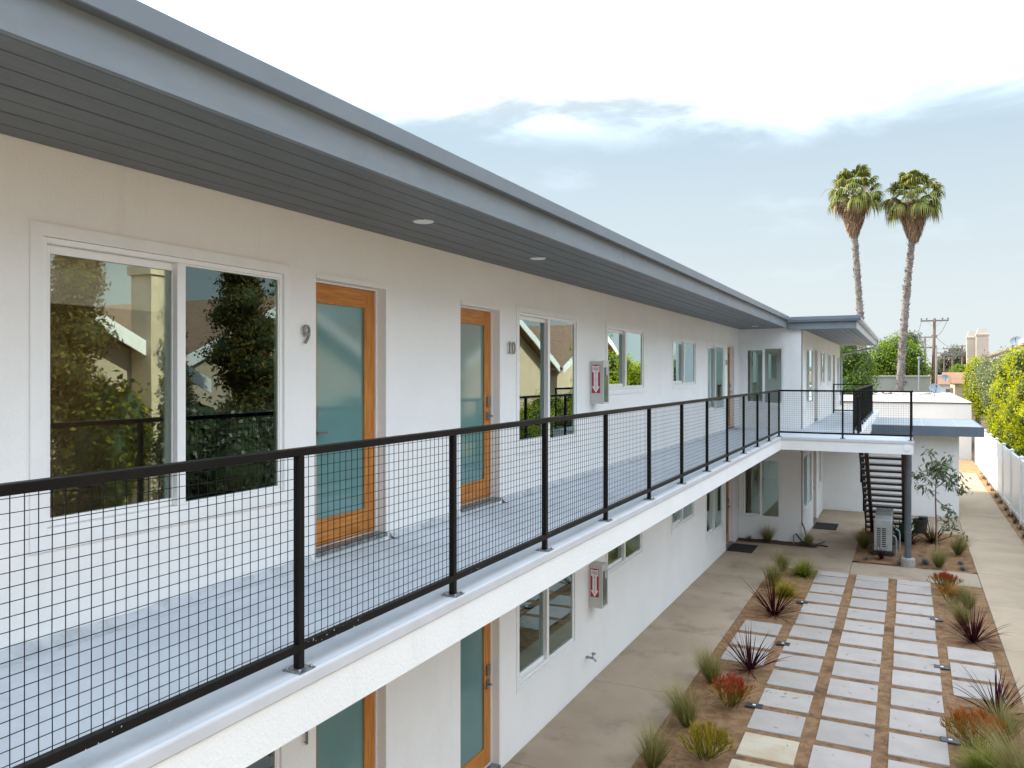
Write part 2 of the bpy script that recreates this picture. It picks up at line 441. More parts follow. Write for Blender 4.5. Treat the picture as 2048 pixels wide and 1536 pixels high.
class MB:
    def __init__(self):
        self.v = []
        self.f = []
        self.smooth = False

    def quad(self, a, b, c, d):
        i = len(self.v)
        self.v += [a, b, c, d]
        self.f.append((i, i + 1, i + 2, i + 3))
        return self

    def poly(self, pts):
        i = len(self.v)
        self.v += list(pts)
        self.f.append(tuple(range(i, i + len(pts))))
        return self

    def box(self, x0, x1, y0, y1, z0, z1):
        i = len(self.v)
        self.v += [(x0, y0, z0), (x1, y0, z0), (x1, y1, z0), (x0, y1, z0), (x0, y0, z1), (x1, y0, z1), (x1, y1, z1), (x0, y1, z1)]
        for q in ((0, 3, 2, 1), (4, 5, 6, 7), (0, 1, 5, 4), (1, 2, 6, 5), (2, 3, 7, 6), (3, 0, 4, 7)):
            self.f.append(tuple(i + k for k in q))
        return self

    def prism(self, prof, axis, a, b):
        """Extrude a closed 2-D profile along an axis ('X','Y','Z') from a to b."""
        n = len(prof)
        i = len(self.v)
        for t in (a, b):
            for p, q in prof:
                self.v.append({'X': (t, p, q), 'Y': (p, t, q), 'Z': (p, q, t)}[axis])
        for k in range(n):
            k2 = (k + 1) % n
            self.f.append((i + k, i + k2, i + n + k2, i + n + k))
        self.f.append(tuple(i + k for k in reversed(range(n))))
        self.f.append(tuple(i + n + k for k in range(n)))
        return self

    def tube(self, pts, r, n=8, cap=True):
        pts = [Vector(p) for p in pts]
        rs = r if isinstance(r, (list, tuple)) else [r] * len(pts)
        rings = []
        for k, p in enumerate(pts):
            if k == 0: d = pts[1] - pts[0]
            elif k == len(pts) - 1: d = pts[-1] - pts[-2]
            else: d = pts[k + 1] - pts[k - 1]
            d.normalize()
            up = Vector((0, 0, 1)) if abs(d.z) < 0.95 else Vector((1, 0, 0))
            a = d.cross(up).normalized()
            b = d.cross(a).normalized()
            i = len(self.v)
            for j in range(n):
                t = 2 * math.pi * (j + 0.5) / n
                self.v.append(tuple(p + (a * math.cos(t) + b * math.sin(t)) * rs[k]))
            rings.append(i)
        for k in range(len(rings) - 1):
            for j in range(n):
                j2 = (j + 1) % n
                self.f.append((rings[k] + j, rings[k] + j2, rings[k + 1] + j2, rings[k + 1] + j))
        if cap:
            self.f.append(tuple(rings[0] + j for j in reversed(range(n))))
            self.f.append(tuple(rings[-1] + j for j in range(n)))
        return self

    def bar(self, p, q, w, h=None):
        """Rectangular bar from p to q (w across, h in the other direction)."""
        h = h or w
        p, q = Vector(p), Vector(q)
        d = (q - p).normalized()
        up = Vector((0, 0, 1)) if abs(d.z) < 0.99 else Vector((0, 1, 0))
        a = d.cross(up).normalized() * (w / 2)
        b = d.cross(a).normalized() * (h / 2)
        i = len(self.v)
        for c in (p, q):
            for s, t in ((-1, -1), (1, -1), (1, 1), (-1, 1)):
                self.v.append(tuple(c + a * s + b * t))
        for k in range(4):
            k2 = (k + 1) % 4
            self.f.append((i + k, i + k2, i + 4 + k2, i + 4 + k))
        self.f += [(i + 3, i + 2, i + 1, i), (i + 4, i + 5, i + 6, i + 7)]
        return self

    def lathe(self, c, prof, n=20):
        rings = []
        for r, z in prof:
            i = len(self.v)
            for j in range(n):
                t = 2 * math.pi * j / n
                self.v.append((c[0] + r * math.cos(t), c[1] + r * math.sin(t), c[2] + z))
            rings.append(i)
        for k in range(len(rings) - 1):
            for j in range(n):
                j2 = (j + 1) % n
                self.f.append((rings[k] + j, rings[k] + j2, rings[k + 1] + j2, rings[k + 1] + j))
        self.f.append(tuple(rings[0] + j for j in reversed(range(n))))
        self.f.append(tuple(rings[-1] + j for j in range(n)))
        return self

    def build(self, name, mat, parent=None, bevel=0.0, smooth=False, label=None, cat=None, group=None, kind=None, origin=None):
        vs = np.array(self.v, dtype=float)
        lo, hi = vs.min(0), vs.max(0)
        o0 = Vector(((lo[0] + hi[0]) / 2, (lo[1] + hi[1]) / 2, lo[2])) if origin is None else Vector(origin)
        me = bpy.data.meshes.new(name)
        me.from_pydata([tuple(p) for p in (vs - np.array(o0))], [], self.f)
        me.materials.append(mat)
        if smooth:
            me.polygons.foreach_set('use_smooth', [True] * len(me.polygons))
        me.update()
        o = obj_from_mesh(name, me, o0, parent)
        if bevel > 0:
            bm = o.modifiers.new('bevel', 'BEVEL')
            bm.width = bevel
            bm.segments = 2
            bm.limit_method = 'ANGLE'
        return tag(o, label, cat, group, kind)


def box(name, mat, parent, *b, **kw):
    return MB().box(*b).build(name, mat, parent, **kw)


def holed_wall(axis, pos, thick, u0, u1, z0, z1, holes):
    """Wall sheet with real openings. axis 'X': plane x=pos facing +X, u is y. axis 'Y': plane y=pos facing -Y, u is x."""
    mb = MB()
    us = sorted({u0, u1, *[h[0] for h in holes], *[h[1] for h in holes]})
    zs = sorted({z0, z1, *[h[2] for h in holes], *[h[3] for h in holes]})

    def P(u, z, d):
        return (pos - d, u, z) if axis == 'X' else (u, pos + d, z)
    for i in range(len(us) - 1):
        for j in range(len(zs) - 1):
            uc, zc_ = (us[i] + us[i + 1]) / 2, (zs[j] + zs[j + 1]) / 2
            if any(h[0] < uc < h[1] and h[2] < zc_ < h[3] for h in holes):
                continue
            a, b, c, d = us[i], us[i + 1], zs[j], zs[j + 1]
            mb.quad(P(a, c, 0), P(b, c, 0), P(b, d, 0), P(a, d, 0))
            mb.quad(P(b, c, thick), P(a, c, thick), P(a, d, thick), P(b, d, thick))
    for a, b, c, d in list(holes) + [(u0, u1, z0, z1)]:
        mb.quad(P(a, c, 0), P(a, d, 0), P(a, d, thick), P(a, c, thick))
        mb.quad(P(b, c, 0), P(b, c, thick), P(b, d, thick), P(b, d, 0))
        mb.quad(P(a, d, 0), P(b, d, 0), P(b, d, thick), P(a, d, thick))
        mb.quad(P(a, c, 0), P(a, c, thick), P(b, c, thick), P(b, c, 0))
    return mb


def frame_box(mb, axis, pos, u0, u1, z0, z1, w, d0, d1, wb=None):
    """A rectangular frame, member width w, from depth d0 to d1 behind the wall face (negative = proud)."""
    wb = w if wb is None else wb

    def bx(a, b, c, d):
        if axis == 'X':
            mb.box(pos - d1, pos - d0, a, b, c, d)
        else:
            mb.box(a, b, pos + d0, pos + d1, c, d)
    bx(u0, u0 + w, z0, z1)
    bx(u1 - w, u1, z0, z1)
    bx(u0 + w, u1 - w, z1 - w, z1)
    bx(u0 + w, u1 - w, z0, z0 + wb)
    return mb


def flat(mb, axis, pos, u0, u1, z0, z1, d0, d1):
    if axis == 'X':
        mb.box(pos - d1, pos - d0, u0, u1, z0, z1)
    else:
        mb.box(u0, u1, pos + d0, pos + d1, z0, z1)
    return mb


def window(parent, axis, pos, u0, u1, z0, z1, blind=0.0, glass='glass', blind2=None, trim=0.068, lift=False, mullion=0.48):
    """Two-light sliding window: flat trim, vinyl frame, left sash slides in front of the right light."""
    t = frame_box(MB(), axis, pos, u0 - trim, u1 + trim, z0 - trim * 1.15, z1 + trim, trim, -0.012, -0.0004, trim * 1.15)
    w = t.build('window', M['trim'], parent)
    e = 0.0015
    frame_box(MB(), axis, pos, u0 + e, u1 - e, z0 + e, z1 - e, 0.03, 0.004, 0.12).build('frame', M['vinyl'], w, bevel=0.003)
    um = u0 + (u1 - u0) * (mullion + 0.02)
    zz0, zz1 = z0 + 0.033, z1 - 0.033
    # right light is fixed near the face, the left sash slides behind it
    a0, a1 = u0 + 0.033, um + 0.015
    frame_box(MB(), axis, pos, a0, a1, zz0, zz1, 0.046, 0.050, 0.080).build('sash', M['vinyl'], w, bevel=0.003)
    b0, b1 = um - 0.028, u1 - 0.033
    s2 = MB()
    flat(s2, axis, pos, b0, b0 + 0.062, zz0, zz1, 0.008, 0.046)
    flat(s2, axis, pos, b0 + 0.062, b1, zz1 - 0.012, zz1, 0.008, 0.046)
    flat(s2, axis, pos, b0 + 0.062, b1, zz0, zz0 + 0.014, 0.008, 0.046)
    flat(s2, axis, pos, b1 - 0.010, b1, zz0 + 0.0145, zz1 - 0.0125, 0.008, 0.046)
    s2.build('sash', M['vinyl'], w)
    flat(MB(), axis, pos, a0 + 0.044, a1 - 0.044, zz0 + 0.044, zz1 - 0.044, 0.062, 0.068).build('pane', M[glass], w)
    flat(MB(), axis, pos, b0 + 0.060, b1 - 0.009, zz0 + 0.013, zz1 - 0.011, 0.018, 0.024).build('pane', M[glass], w)
    if blind2 is None:
        blind2 = blind
    h = z1 - z0
    for (p, q, bl) in ((u0 + 0.03, um, blind), (um + 0.01, u1 - 0.03, blind2)):
        if bl > 0:
            zb = z1 - 0.03 - h * bl
            mb = flat(MB(), axis, pos, p, q, zb, z1 - 0.03, 0.205, 0.209)
            bo = mb.build('roller_blind', M['blind' if bl < 0.6 else 'blindgrey'], w)
            flat(MB(), axis, pos, p, q, zb - 0.014, zb, 0.200, 0.214).build('hem_bar', M['vinyl'], bo) if False else None
    return w


def door(parent, axis, pos, u0, u1, z0, z1, hand='R', back=0.095):
    t = MB()
    flat(t, axis, pos, u1, u1 + 0.055, z0, z1 + 0.04, -0.010, -0.0003)
    flat(t, axis, pos, u0, u1 - 0.0005, z1, z1 + 0.04, -0.010, -0.0003)
    d = t.build('door', M['trim'], parent)
    # threshold
    flat(MB(), axis, pos, u0 + 0.002, u1 - 0.002, z0 + 0.002, z0 + 0.035, -0.03, back + 0.05).build('threshold', M['galv'], d)
    zb = z0 + 0.05
    st, rt, rb = 0.135, 0.14, 0.19
    # jamb
    frame_box(MB(), axis, pos, u0 + 0.001, u1 - 0.001, z0 + 0.037, z1 - 0.001, 0.014, back - 0.012, 0.185, 0.001).build('jamb', M['trim'], d)
    a, b, zt = u0 + 0.018, u1 - 0.018, z1 - 0.018
    sl_ = 0.084
    for s in ((a, a + sl_), (b - st, b)):
        flat(MB(), axis, pos, s[0], s[1], zb, zt, back, back + 0.044).build('stile', M['wood'], d, bevel=0.004)
    mk = 'woodh'
    flat(MB(), axis, pos, a + sl_, b - st, zt - rt, zt, back, back + 0.044).build('rail', M[mk], d, bevel=0.004)
    flat(MB(), axis, pos, a + sl_, b - st, zb, zb + rb, back, back + 0.044).build('rail', M[mk], d, bevel=0.004)
    frame_box(MB(), axis, pos, a + sl_ - 0.001, b - st + 0.001, zb + rb - 0.001, zt - rt + 0.001, 0.014, back - 0.004, back + 0.012).build('glazing_bead', M['wood'], d)
    flat(MB(), axis, pos, a + sl_, b - st, zb + rb, zt - rt, back + 0.014, back + 0.026).build('frosted_pane', M['frost'], d)
    uc = (b - st / 2) if hand == 'R' else (a + st / 2)
    zl = z0 + 0.93
    sgn = -1 if hand == 'R' else 1

    def pt(u, dep, z):
        return (pos - dep, u, z) if axis == 'X' else (u, pos + dep, z)
    lk = flat(MB(), axis, pos, uc - 0.033, uc + 0.033, zl + 0.10, zl + 0.21, back - 0.022, back - 0.001)
    lk.build('deadbolt', M['steel'], d, bevel=0.004)
    hd = flat(MB(), axis, pos, uc - 0.033, uc + 0.033, zl - 0.045, zl + 0.045, back - 0.012, back - 0.001)
    hd.tube([pt(uc, back - 0.012, zl), pt(uc, back - 0.055, zl)], 0.011, 8)
    hd.tube([pt(uc + 0.01 * -sgn, back - 0.05, zl), pt(uc + sgn * 0.105, back - 0.05, zl)], 0.009, 8)
    hd.build('lever_handle', M['steel'], d)
    return d


def text_mesh(s, size, extrude=0.0):
    cu = bpy.data.curves.new('t', 'FONT')
    cu.body = s
    cu.size = size
    cu.extrude = extrude
    cu.align_x = 'CENTER'
    cu.align_y = 'CENTER'
    cu.resolution_u = 3
    o = bpy.data.objects.new('t', cu)
    col.objects.link(o)
    bpy.context.view_layer.update()
    dg = bpy.context.evaluated_depsgraph_get()
    me = bpy.data.meshes.new_from_object(o.evaluated_get(dg))
    bpy.data.objects.remove(o)
    bpy.data.curves.remove(cu)
    return me


# ------------------------------------------------------------------ ground
g = MB().quad((-700, -300, -0.06), (700, -300, -0.06), (700, 1500, -0.06), (-700, 1500, -0.06))
g.build('ground', M['ground'], kind='structure')

XW = -4.017          # main wall face
XD = -2.557          # deck edge
ZD = 2.921           # deck surface
YP = 21.615          # wall that closes the long side
XV = -2.448          # wing wall face

# planting bed, walks -------------------------------------------------
def sheet_noise(name, mat, x0, x1, y0, y1, z, amp, step, seed, kind='structure', parent=None):
    rs = np.random.RandomState(seed)
    nx, ny = max(2, int((x1 - x0) / step) + 1), max(2, int((y1 - y0) / step) + 1)
    X, Y = np.meshgrid(np.linspace(x0, x1, nx), np.linspace(y0, y1, ny))
    coarse = rs.rand(ny // 4 + 3, nx // 4 + 3)
    iy = np.linspace(0, coarse.shape[0] - 1.001, ny); ix = np.linspace(0, coarse.shape[1] - 1.001, nx)
    a = iy.astype(int); b = ix.astype(int); fy = (iy - a)[:, None]; fx = (ix - b)[None]
    c = coarse[a][:, b] * (1 - fy) * (1 - fx) + coarse[a + 1][:, b] * fy * (1 - fx) + coarse[a][:, b + 1] * (1 - fy) * fx + coarse[a + 1][:, b + 1] * fy * fx
    Z = z + amp * (c - 0.5) * 1.4 + amp * 0.5 * (rs.rand(ny, nx) - 0.5)
    me = bpy.data.meshes.new(name)
    vs = np.stack([X.ravel() - x0, Y.ravel() - y0, Z.ravel()], 1)
    idx = np.arange(nx * ny).reshape(ny, nx)
    fs = np.stack([idx[:-1, :-1].ravel(), idx[:-1, 1:].ravel(), idx[1:, 1:].ravel(), idx[1:, :-1].ravel()], 1)
    me.from_pydata(vs.tolist(), [], fs.tolist())
    me.polygons.foreach_set('use_smooth', [True] * len(me.polygons))
    me.materials.append(mat)
    o = obj_from_mesh(name, me, (x0, y0, 0), parent)
    return tag(o, kind=kind)


bed = sheet_noise('planting_bed', M['soil'], -2.735, 1.348, 5.0, 18.72, -0.012, 0.014, 0.06, 3)
bed2 = sheet_noise('planting_bed', M['soil'], -1.15, 1.348, 20.0, 24.6, -0.006, 0.05, 0.08, 4)
mulch = sheet_noise('mulch_strip', M['mulch'], -4.01, -2.05, 21.18, 21.612, 0.012, 0.02, 0.05, 5)
strip = sheet_noise('fence_strip', M['drysoil'], 2.655, 2.93, 5.0, 44.0, -0.01, 0.03, 0.09, 6)
MB().quad((3.02, -6, -0.02), (9.4, -6, -0.02), (9.4, 46, -0.02), (3.02, 46, -0.02)).build('bounce_ground', surf('pale_bounce_surface', (0.62, 0.50, 0.36), (0.56, 0.45, 0.32), 0.9, 1, 5), kind='structure')  # unseen pale ground, added to bounce warm sunlight onto the facade
yard = sheet_noise('rear_yard', M['drysoil'], -2.2, 2.9, 40.3, 46.5, -0.004, 0.06, 0.2, 8)

# loose grit on the beds (small stones, uncountable)
rs = np.random.RandomState(11)
mbg = MB()
for k in range(2600):
    if k < 2000:
        x, y = rs.uniform(-2.7, 1.32), rs.uniform(7.5, 18.6)
    else:
        x, y = rs.uniform(-1.12, 1.32), rs.uniform(20.1, 24.4)
    s = rs.uniform(0.004, 0.013)
    z = 0.0
    a = rs.uniform(0, 6.28)
    pts = [(x + s * math.cos(a + t), y + s * math.sin(a + t), z - 0.004) for t in (0, 2.1, 4.2)]
    top = (x, y, z + s * 0.8)
    for i in range(3):
        mbg.poly([pts[i], pts[(i + 1) % 3], top])
mbg.build('gravel', surf('grit', (0.28, 0.19, 0.12), (0.12, 0.075, 0.045), 0.95, 30, 3), kind='stuff',
          label='small loose grit scattered over the brown planting beds', cat='gravel')

mbl = MB()
for k in range(420):
    x, y = rs.uniform(-2.7, 1.32), rs.uniform(7.5, 18.6)
    if k > 330: x, y = rs.uniform(-1.12, 1.32), rs.uniform(20.1, 24.4)
    a, l_, w_ = rs.uniform(0, 6.28), rs.uniform(0.02, 0.07), rs.uniform(0.003, 0.009)
    c_, s_ = math.cos(a), math.sin(a)
    z = 0.004 + rs.uniform(0, 0.008)
    mbl.quad((x - c_ * l_, y - s_ * l_, z), (x - s_ * w_, y + c_ * w_, z + 0.006), (x + c_ * l_, y + s_ * l_, z + rs.uniform(0, .012)), (x + s_ * w_, y - c_ * w_, z + 0.004))
mbl.build('leaf_litter', surf('dry_litter', (0.30, 0.20, 0.10), (0.10, 0.05, 0.03), 0.95, 15, 3), kind='stuff', label='dry leaf scraps and twigs strewn over the brown planting beds', cat='leaf litter')

# pavers --------------------------------------------------------------
def paver_mesh(name, mat, sx, sy):
    mb = MB().box(-sx / 2, sx / 2, -sy / 2, sy / 2, -0.03, 0.009)
    me = bpy.data.meshes.new(name)
    me.from_pydata(mb.v, [], mb.f)
    me.materials.append(mat)
    return me


pv, pv_short, pv_tan = (paver_mesh('paver', M['paver'], 0.622, 0.612), paver_mesh('paver', M['paver'], 0.622, 0.40),
                        paver_mesh('paver', M['pavertan'], 0.622, 0.612))
cols = (-1.459, -0.676, 0.108)
rows = [18.27 - 0.7605 * i for i in range(17)]
rj = random.Random(5)


def put_paver(me, x, y):
    o = obj_from_mesh('paver', me, (x + rj.uniform(-.006, .006), y + rj.uniform(-.006, .006), rj.uniform(-.003, .004)), bed)
    o.rotation_euler = (rj.uniform(-.004, .004), rj.uniform(-.004, .004), rj.uniform(-.008, .008))
    b = o.modifiers.new('bevel', 'BEVEL'); b.width = 0.006; b.segments = 2


for ci, x in enumerate(cols):
    put_paver(pv_short, x, 18.56 - 0.03 * ci)
    for i, yf in enumerate(rows):
        me = pv_tan if (ci == 0 and i in (11, 12)) or (ci == 1 and i == 12) else pv
        put_paver(me, x, yf - 0.306)
for x in (-2.257, 0.868):
    for i in range(3):
        put_paver(pv, x, 14.42 - 0.7605 * i - 0.306)

# concrete walks, each slab its own piece -------------------------------
def slabs(name, rects, z=0.0, mk='concrete'):
    base = MB()
    for (x0, x1, y0, y1) in rects:
        base.quad((x0, y0, z - 0.028), (x1, y0, z - 0.028), (x1, y1, z - 0.028), (x0, y1, z - 0.028))
    b = base.build(name, M[mk], kind='structure')
    for (x0, x1, y0, y1) in rects:
        MB().box(x0 + .003, x1 - .003, y0 + .004, y1 - .004, z - 0.027, z).build('slab', M[mk], b, bevel=0.008)
    return b


ys = [-3.0, -0.1, 2.6, 5.3, 7.98, 10.66, 13.345, 16.05, 18.515]
w_rects = [(XW + 0.002, -2.735, ys[i], ys[i + 1]) for i in range(len(ys) - 1)]
w_rects += [(XW + 0.002, -2.735, 18.515, 21.18)]
slabs('walkway', w_rects)
slabs('cross_walk', [(-2.735, -1.15, 18.76, 21.18), (-2.05, -1.15, 21.18, 21.62), (XV + .004, -1.15, 21.62, 24.6), (-1.15, 1.348, 18.74, 19.99),
                     (XV + .004, 1.348, 24.6, 27.38)])
py_ = [-3.0, 0.0, 3.0, 6.0, 9.0, 12.0, 14.7, 17.4, 20.05, 22.7, 25.4, 28.1, 30.8, 33.0, 35.4, 37.8, 40.25]
slabs('side_path', [(1.352, 2.652, py_[i], py_[i + 1]) for i in range(len(py_) - 1)], mk='pathconc')

# ------------------------------------------------------------------ apartment building
bld = empty('apartment_building', (XW, 10, 0), 'long two-storey white stucco apartment building with charcoal eaves and wrap-around upper deck', 'building')

UW = [(2.61, 4.39, 3.50, 5.06), (8.25, 10.02, 3.49, 5.06), (11.27, 13.08, 4.11, 5.06), (14.97, 16.77, 4.13, 5.02), (17.93, 19.68, 3.49, 5.02)]
LW = [(2.61, 4.36, 0.74, 2.20), (8.25, 9.96, 0.76, 2.20), (11.27, 12.98, 1.36, 2.20), (14.90, 16.60, 1.38, 2.20), (17.78, 19.53, 0.68, 2.20)]
UD = [(4.743, 5.633, 2.955, 5.07), (6.92, 7.76, 2.955, 5.04), (20.10, 20.94, 2.955, 5.05)]
LD = [(4.743, 5.633, 0.03, 2.14), (6.92, 7.75, 0.03, 2.14), (19.92, 20.76, 0.03, 2.14)]
EXT_U = [(-3.6, -1.8, 3.50, 5.06)]
EXT_D = [(-0.9, -0.02, 2.955, 5.07)]
holed_wall('X', XW, 0.2, -6.0, YP + 0.2, ZD - 0.02, 5.62, UW + UD + EXT_U + EXT_D).build('wall', M['stucco'], bld)
holed_wall('X', XW, 0.2, -6.0, YP + 0.2, -0.05, ZD - 0.02, LW + LD).build('wall', M['stucco'], bld)
PUW = [(-3.88, -2.90, 3.55, 5.05)]
PLW = [(-3.94, -2.97, 0.58, 2.12)]
holed_wall('Y', YP, 0.2, XW - 0.001, XV, -0.05, 5.62, PUW + PLW).build('wall', M['stucco'], bld)
VUW = [(22.66, 24.40, 3.52, 5.05), (26.55, 27.9, 4.05, 5.05), (29.05, 30.3, 4.05, 5.05), (32.95, 34.1, 3.6, 5.02)]
VUD = [(24.75, 25.6, 2.955, 5.05), (31.15, 32.0, 2.955, 5.05)]
VLW = [(22.0, 24.0, 0.72, 2.18), (26.05, 26.75, 0.95, 2.18)]
VLD = [(24.42, 25.25, 0.03, 2.12)]
holed_wall('X', XV, 0.199, YP + 0.001, 34.5, -0.05, 5.62, VUW + VUD + VLW + VLD).build('wall', M['stucco'], bld)
# unseen sides, rooms behind the glass
box('wall', M['stucco'], bld, -12.2, -12.0, -6.0, 34.5, -0.05, 5.62)
box('wall', M['stucco'], bld, -12.0, XW - 0.2, -6.2, -6.0, -0.05, 5.62)
box('wall', M['stucco'], bld, -12.0, XV - 0.2, 34.3, 34.499, -0.05, 5.62)
box('interior_floor', M['ifloor'], bld, -11.99, XW - 0.202, -5.99, YP + 0.19, ZD - 0.25, ZD + 0.0)
box('interior_floor', M['ifloor'], bld, -11.99, XW - 0.202, -5.99, YP + 0.19, -0.04, 0.02)
box('interior_floor', M['ifloor'], bld, -11.99, XV - 0.202, YP + 0.202, 34.29, ZD - 0.25, ZD + 0.0)
box('interior_floor', M['ifloor'], bld, -11.99, XV - 0.202, YP + 0.202, 34.29, -0.04, 0.02)
box('interior_ceiling', M['iwall'], bld, -11.99, XW - 0.202, -5.99, YP + 0.19, 5.42, 5.5)
box('interior_ceiling', M['iwall'], bld, -11.99, XV - 0.202, YP + 0.202, 34.29, 5.42, 5.5)
for yy in (1.6, 6.3, 10.6, 14.0, 17.3):
    for z0, z1 in ((0.021, ZD - 0.251), (ZD + 0.001, 5.419)):
        box('partition', M['iwall'], bld, -7.0, XW - 0.203, yy - 0.05, yy + 0.05, z0, z1)
for z0, z1 in ((0.021, ZD - 0.251), (ZD + 0.001, 5.419)):
    box('partition', M['iwall'], bld, -7.1, -7.0, -5.9, 34.2, z0, z1)
    box('partition', M['iwall'], bld, -6.99, -4.1, 25.9, 26.0, z0, z1)

UB = [(0.19, 0.19), (0.0, 0.0), (0.0, 0.0), (0.94, 0.94), (0.94, 0.11)]
for w, (b1, b2) in zip(UW, UB):
    window(bld, 'X', XW, *w, blind=b1, blind2=b2, glass='glasswavy' if w[0] > 10.2 and w[0] < 14 else 'glass')
for w in EXT_U:
    window(bld, 'X', XW, *w, blind=0.12)
for w, b in zip(LW, ((0.0, 0.0), (0.0, 0.0), (0.0, 0.0), (0.0, 0.94), (0.0, 0.0))):
    window(bld, 'X', XW, *w, blind=b[0], blind2=b[1])
for d_, h_ in zip(UD + EXT_D, 'LRRL'):
    door(bld, 'X', XW, *d_, hand=h_)
for d_, h_ in zip(LD, 'LRR'):
    door(bld, 'X', XW, *d_, hand=h_)
window(bld, 'Y', YP, *PUW[0], blind=0.05)
window(bld, 'Y', YP, *PLW[0], blind=0.04)
for w in VUW: window(bld, 'X', XV, *w)
for w in VLW: window(bld, 'X', XV, *w, blind=0.9)
for d_ in VUD + VLD: door(bld, 'X', XV, *d_)

# soffit boards and eaves
ZS = 5.529
x0s, x1s = XW + 0.003, -2.826
pl_x = [x0s, -3.847, -3.664, -3.491, -3.319, -3.136, -2.967, x1s]
for i in range(7):
    wob = random.uniform(-0.0015, 0.0015)
    MB().box(pl_x[i] + 0.006, pl_x[i + 1] - 0.006, -6.0, YP - 0.002, ZS + wob, ZS + 0.02).build('soffit_board', M['soffit'], bld, bevel=0.003)
box('soffit_backing', M['dark'], bld, x0s, x1s, -6.0, YP - 0.003, ZS + 0.021, ZS + 0.03)
for y0, y1 in ((-6.0, 1.2), (1.203, 8.34), (8.343, 14.9), (14.903, 21.52)):
    MB().box(-2.824, -2.786, y0, y1, ZS - 0.002, 5.716).build('fascia_board', M['fascia'], bld)
gp = [(-2.785, 5.712), (-2.722, 5.710), (-2.717, 5.714), (-2.712, 5.81), (-2.716, 5.815), (-2.724, 5.815), (-2.728, 5.800), (-2.785, 5.800)]
MB().prism(gp, 'Y', -6.0, 21.47).build('gutter', M['gutter'], bld)
box('roof', M['lowroof'], bld, -12.3, -2.79, -6.2, 34.6, 5.63, 5.78)
box('roof', M['lowroof'], bld, -12.3, -3.2, -6.1, 34.5, 5.781, 5.92)
# wing eaves
XF = -1.175
for i in range(8):
    w_ = (XF - XV) / 8
    MB().box(XV + 0.003 + i * w_ + 0.002, XV + 0.003 + (i + 1) * w_ - 0.010, 21.54, 34.88, 5.494, 5.514).build('soffit_board', M['soffit'], bld, bevel=0.002)
MB().box(-2.783, XF + 0.02, 21.50, 21.535, 5.485, 5.665).build('fascia_board', M['fascia'], bld, bevel=0.003)
MB().box(XF, XF + 0.035, 21.536, 34.9, 5.485, 5.665).build('fascia_board', M['gutterw'], bld, bevel=0.003)
MB().box(XV, XF - 0.001, 34.882, 34.92, 5.485, 5.665).build('fascia_board', M['fascia'], bld, bevel=0.003)
gpx = [(21.498, 5.668), (21.41, 5.668), (21.40, 5.70), (21.388, 5.72), (21.388, 5.80), (21.40, 5.806), (21.498, 5.79)]
MB().prism(gpx, 'X', -2.69, XF + 0.13).build('gutter', M['gutter'], bld)
gpy = [(XF + 0.038, 5.668), (XF + 0.11, 5.668), (XF + 0.135, 5.70), (XF + 0.135, 5.76), (XF + 0.125, 5.768), (XF + 0.038, 5.75)]
MB().prism(gpy, 'Y', 21.50, 34.95).build('gutter', M['gutterw'], bld)
box('roof', M['lowroof'], bld, XV - 1.5, XF + 0.03, 21.52, 34.9, 5.669, 5.79)
dsp = MB().tube([(XF + 0.09, 34.75, 5.67), (XF + 0.09, 34.75, 5.50), (XF + 0.0, 34.7, 5.40), (XV + 0.10, 34.42, 5.13), (XV + 0.06, 34.40, 5.02), (XV + 0.06, 34.40, 3.1)], 0.045, 8)
dsp.build('downspout', M['gutterw'], bld)
# recessed lights
for (x, y) in ((-3.374, 5.24), (-3.40, 7.436), (-3.385, 20.295)):
    rl = MB().lathe((x, y, ZS - 0.006), [(0.075, 0.0), (0.082, 0.004), (0.08, 0.012)], 24).build('recessed_light', M['white'], bld)
    MB().lathe((x, y, ZS - 0.0075), [(0.055, 0.0), (0.055, 0.001)], 20).build('lens', M['blind'], rl)

# deck ----------------------------------------------------------------
box('deck', M['deck'], bld, XW + 0.001, XD - 0.03, -6.0, YP - 0.001, 2.66, ZD)
box('deck', M['deck'], bld, XD - 0.0301, 0.12 - 0.03, 18.81 + 0.03, 20.15, 2.66, ZD)
box('deck', M['deck'], bld, XD - 0.0302, -1.1 - 0.031, 20.151, YP - 0.002, 2.66, ZD - 0.0005)
box('deck', M['deck'], bld, XV + 0.001, -1.1 - 0.031, YP - 0.0015, 34.5, 2.66, ZD - 0.0007)
# rounded cove where the coating turns up the wall
for (y0, y1) in ((-6.0, -0.97), (0.05, 4.68), (5.70, 6.855), (7.825, 20.03), (21.005, 21.61)):
    mbc = MB()
    ny = max(2, int((y1 - y0) / 0.11))
    rc = random.Random(int(y0 * 10) + 99)
    prev = None
    for k in range(ny + 1):
        y = y0 + (y1 - y0) * k / ny
        h = 0.052 + rc.uniform(-0.007, 0.008)
        ring = [(XW + 0.0015, y, ZD + h), (XW + 0.009, y, ZD + h - 0.004), (XW + 0.022, y, ZD + 0.028), (XW + 0.05, y, ZD + 0.009), (XW + 0.10, y, ZD + 0.0012)]
        if prev:
            for j in range(4):
                mbc.quad(prev[j], prev[j + 1], ring[j + 1], ring[j])
        prev = ring
    mbc.build('deck_cove', M['cove'], bld, smooth=True)


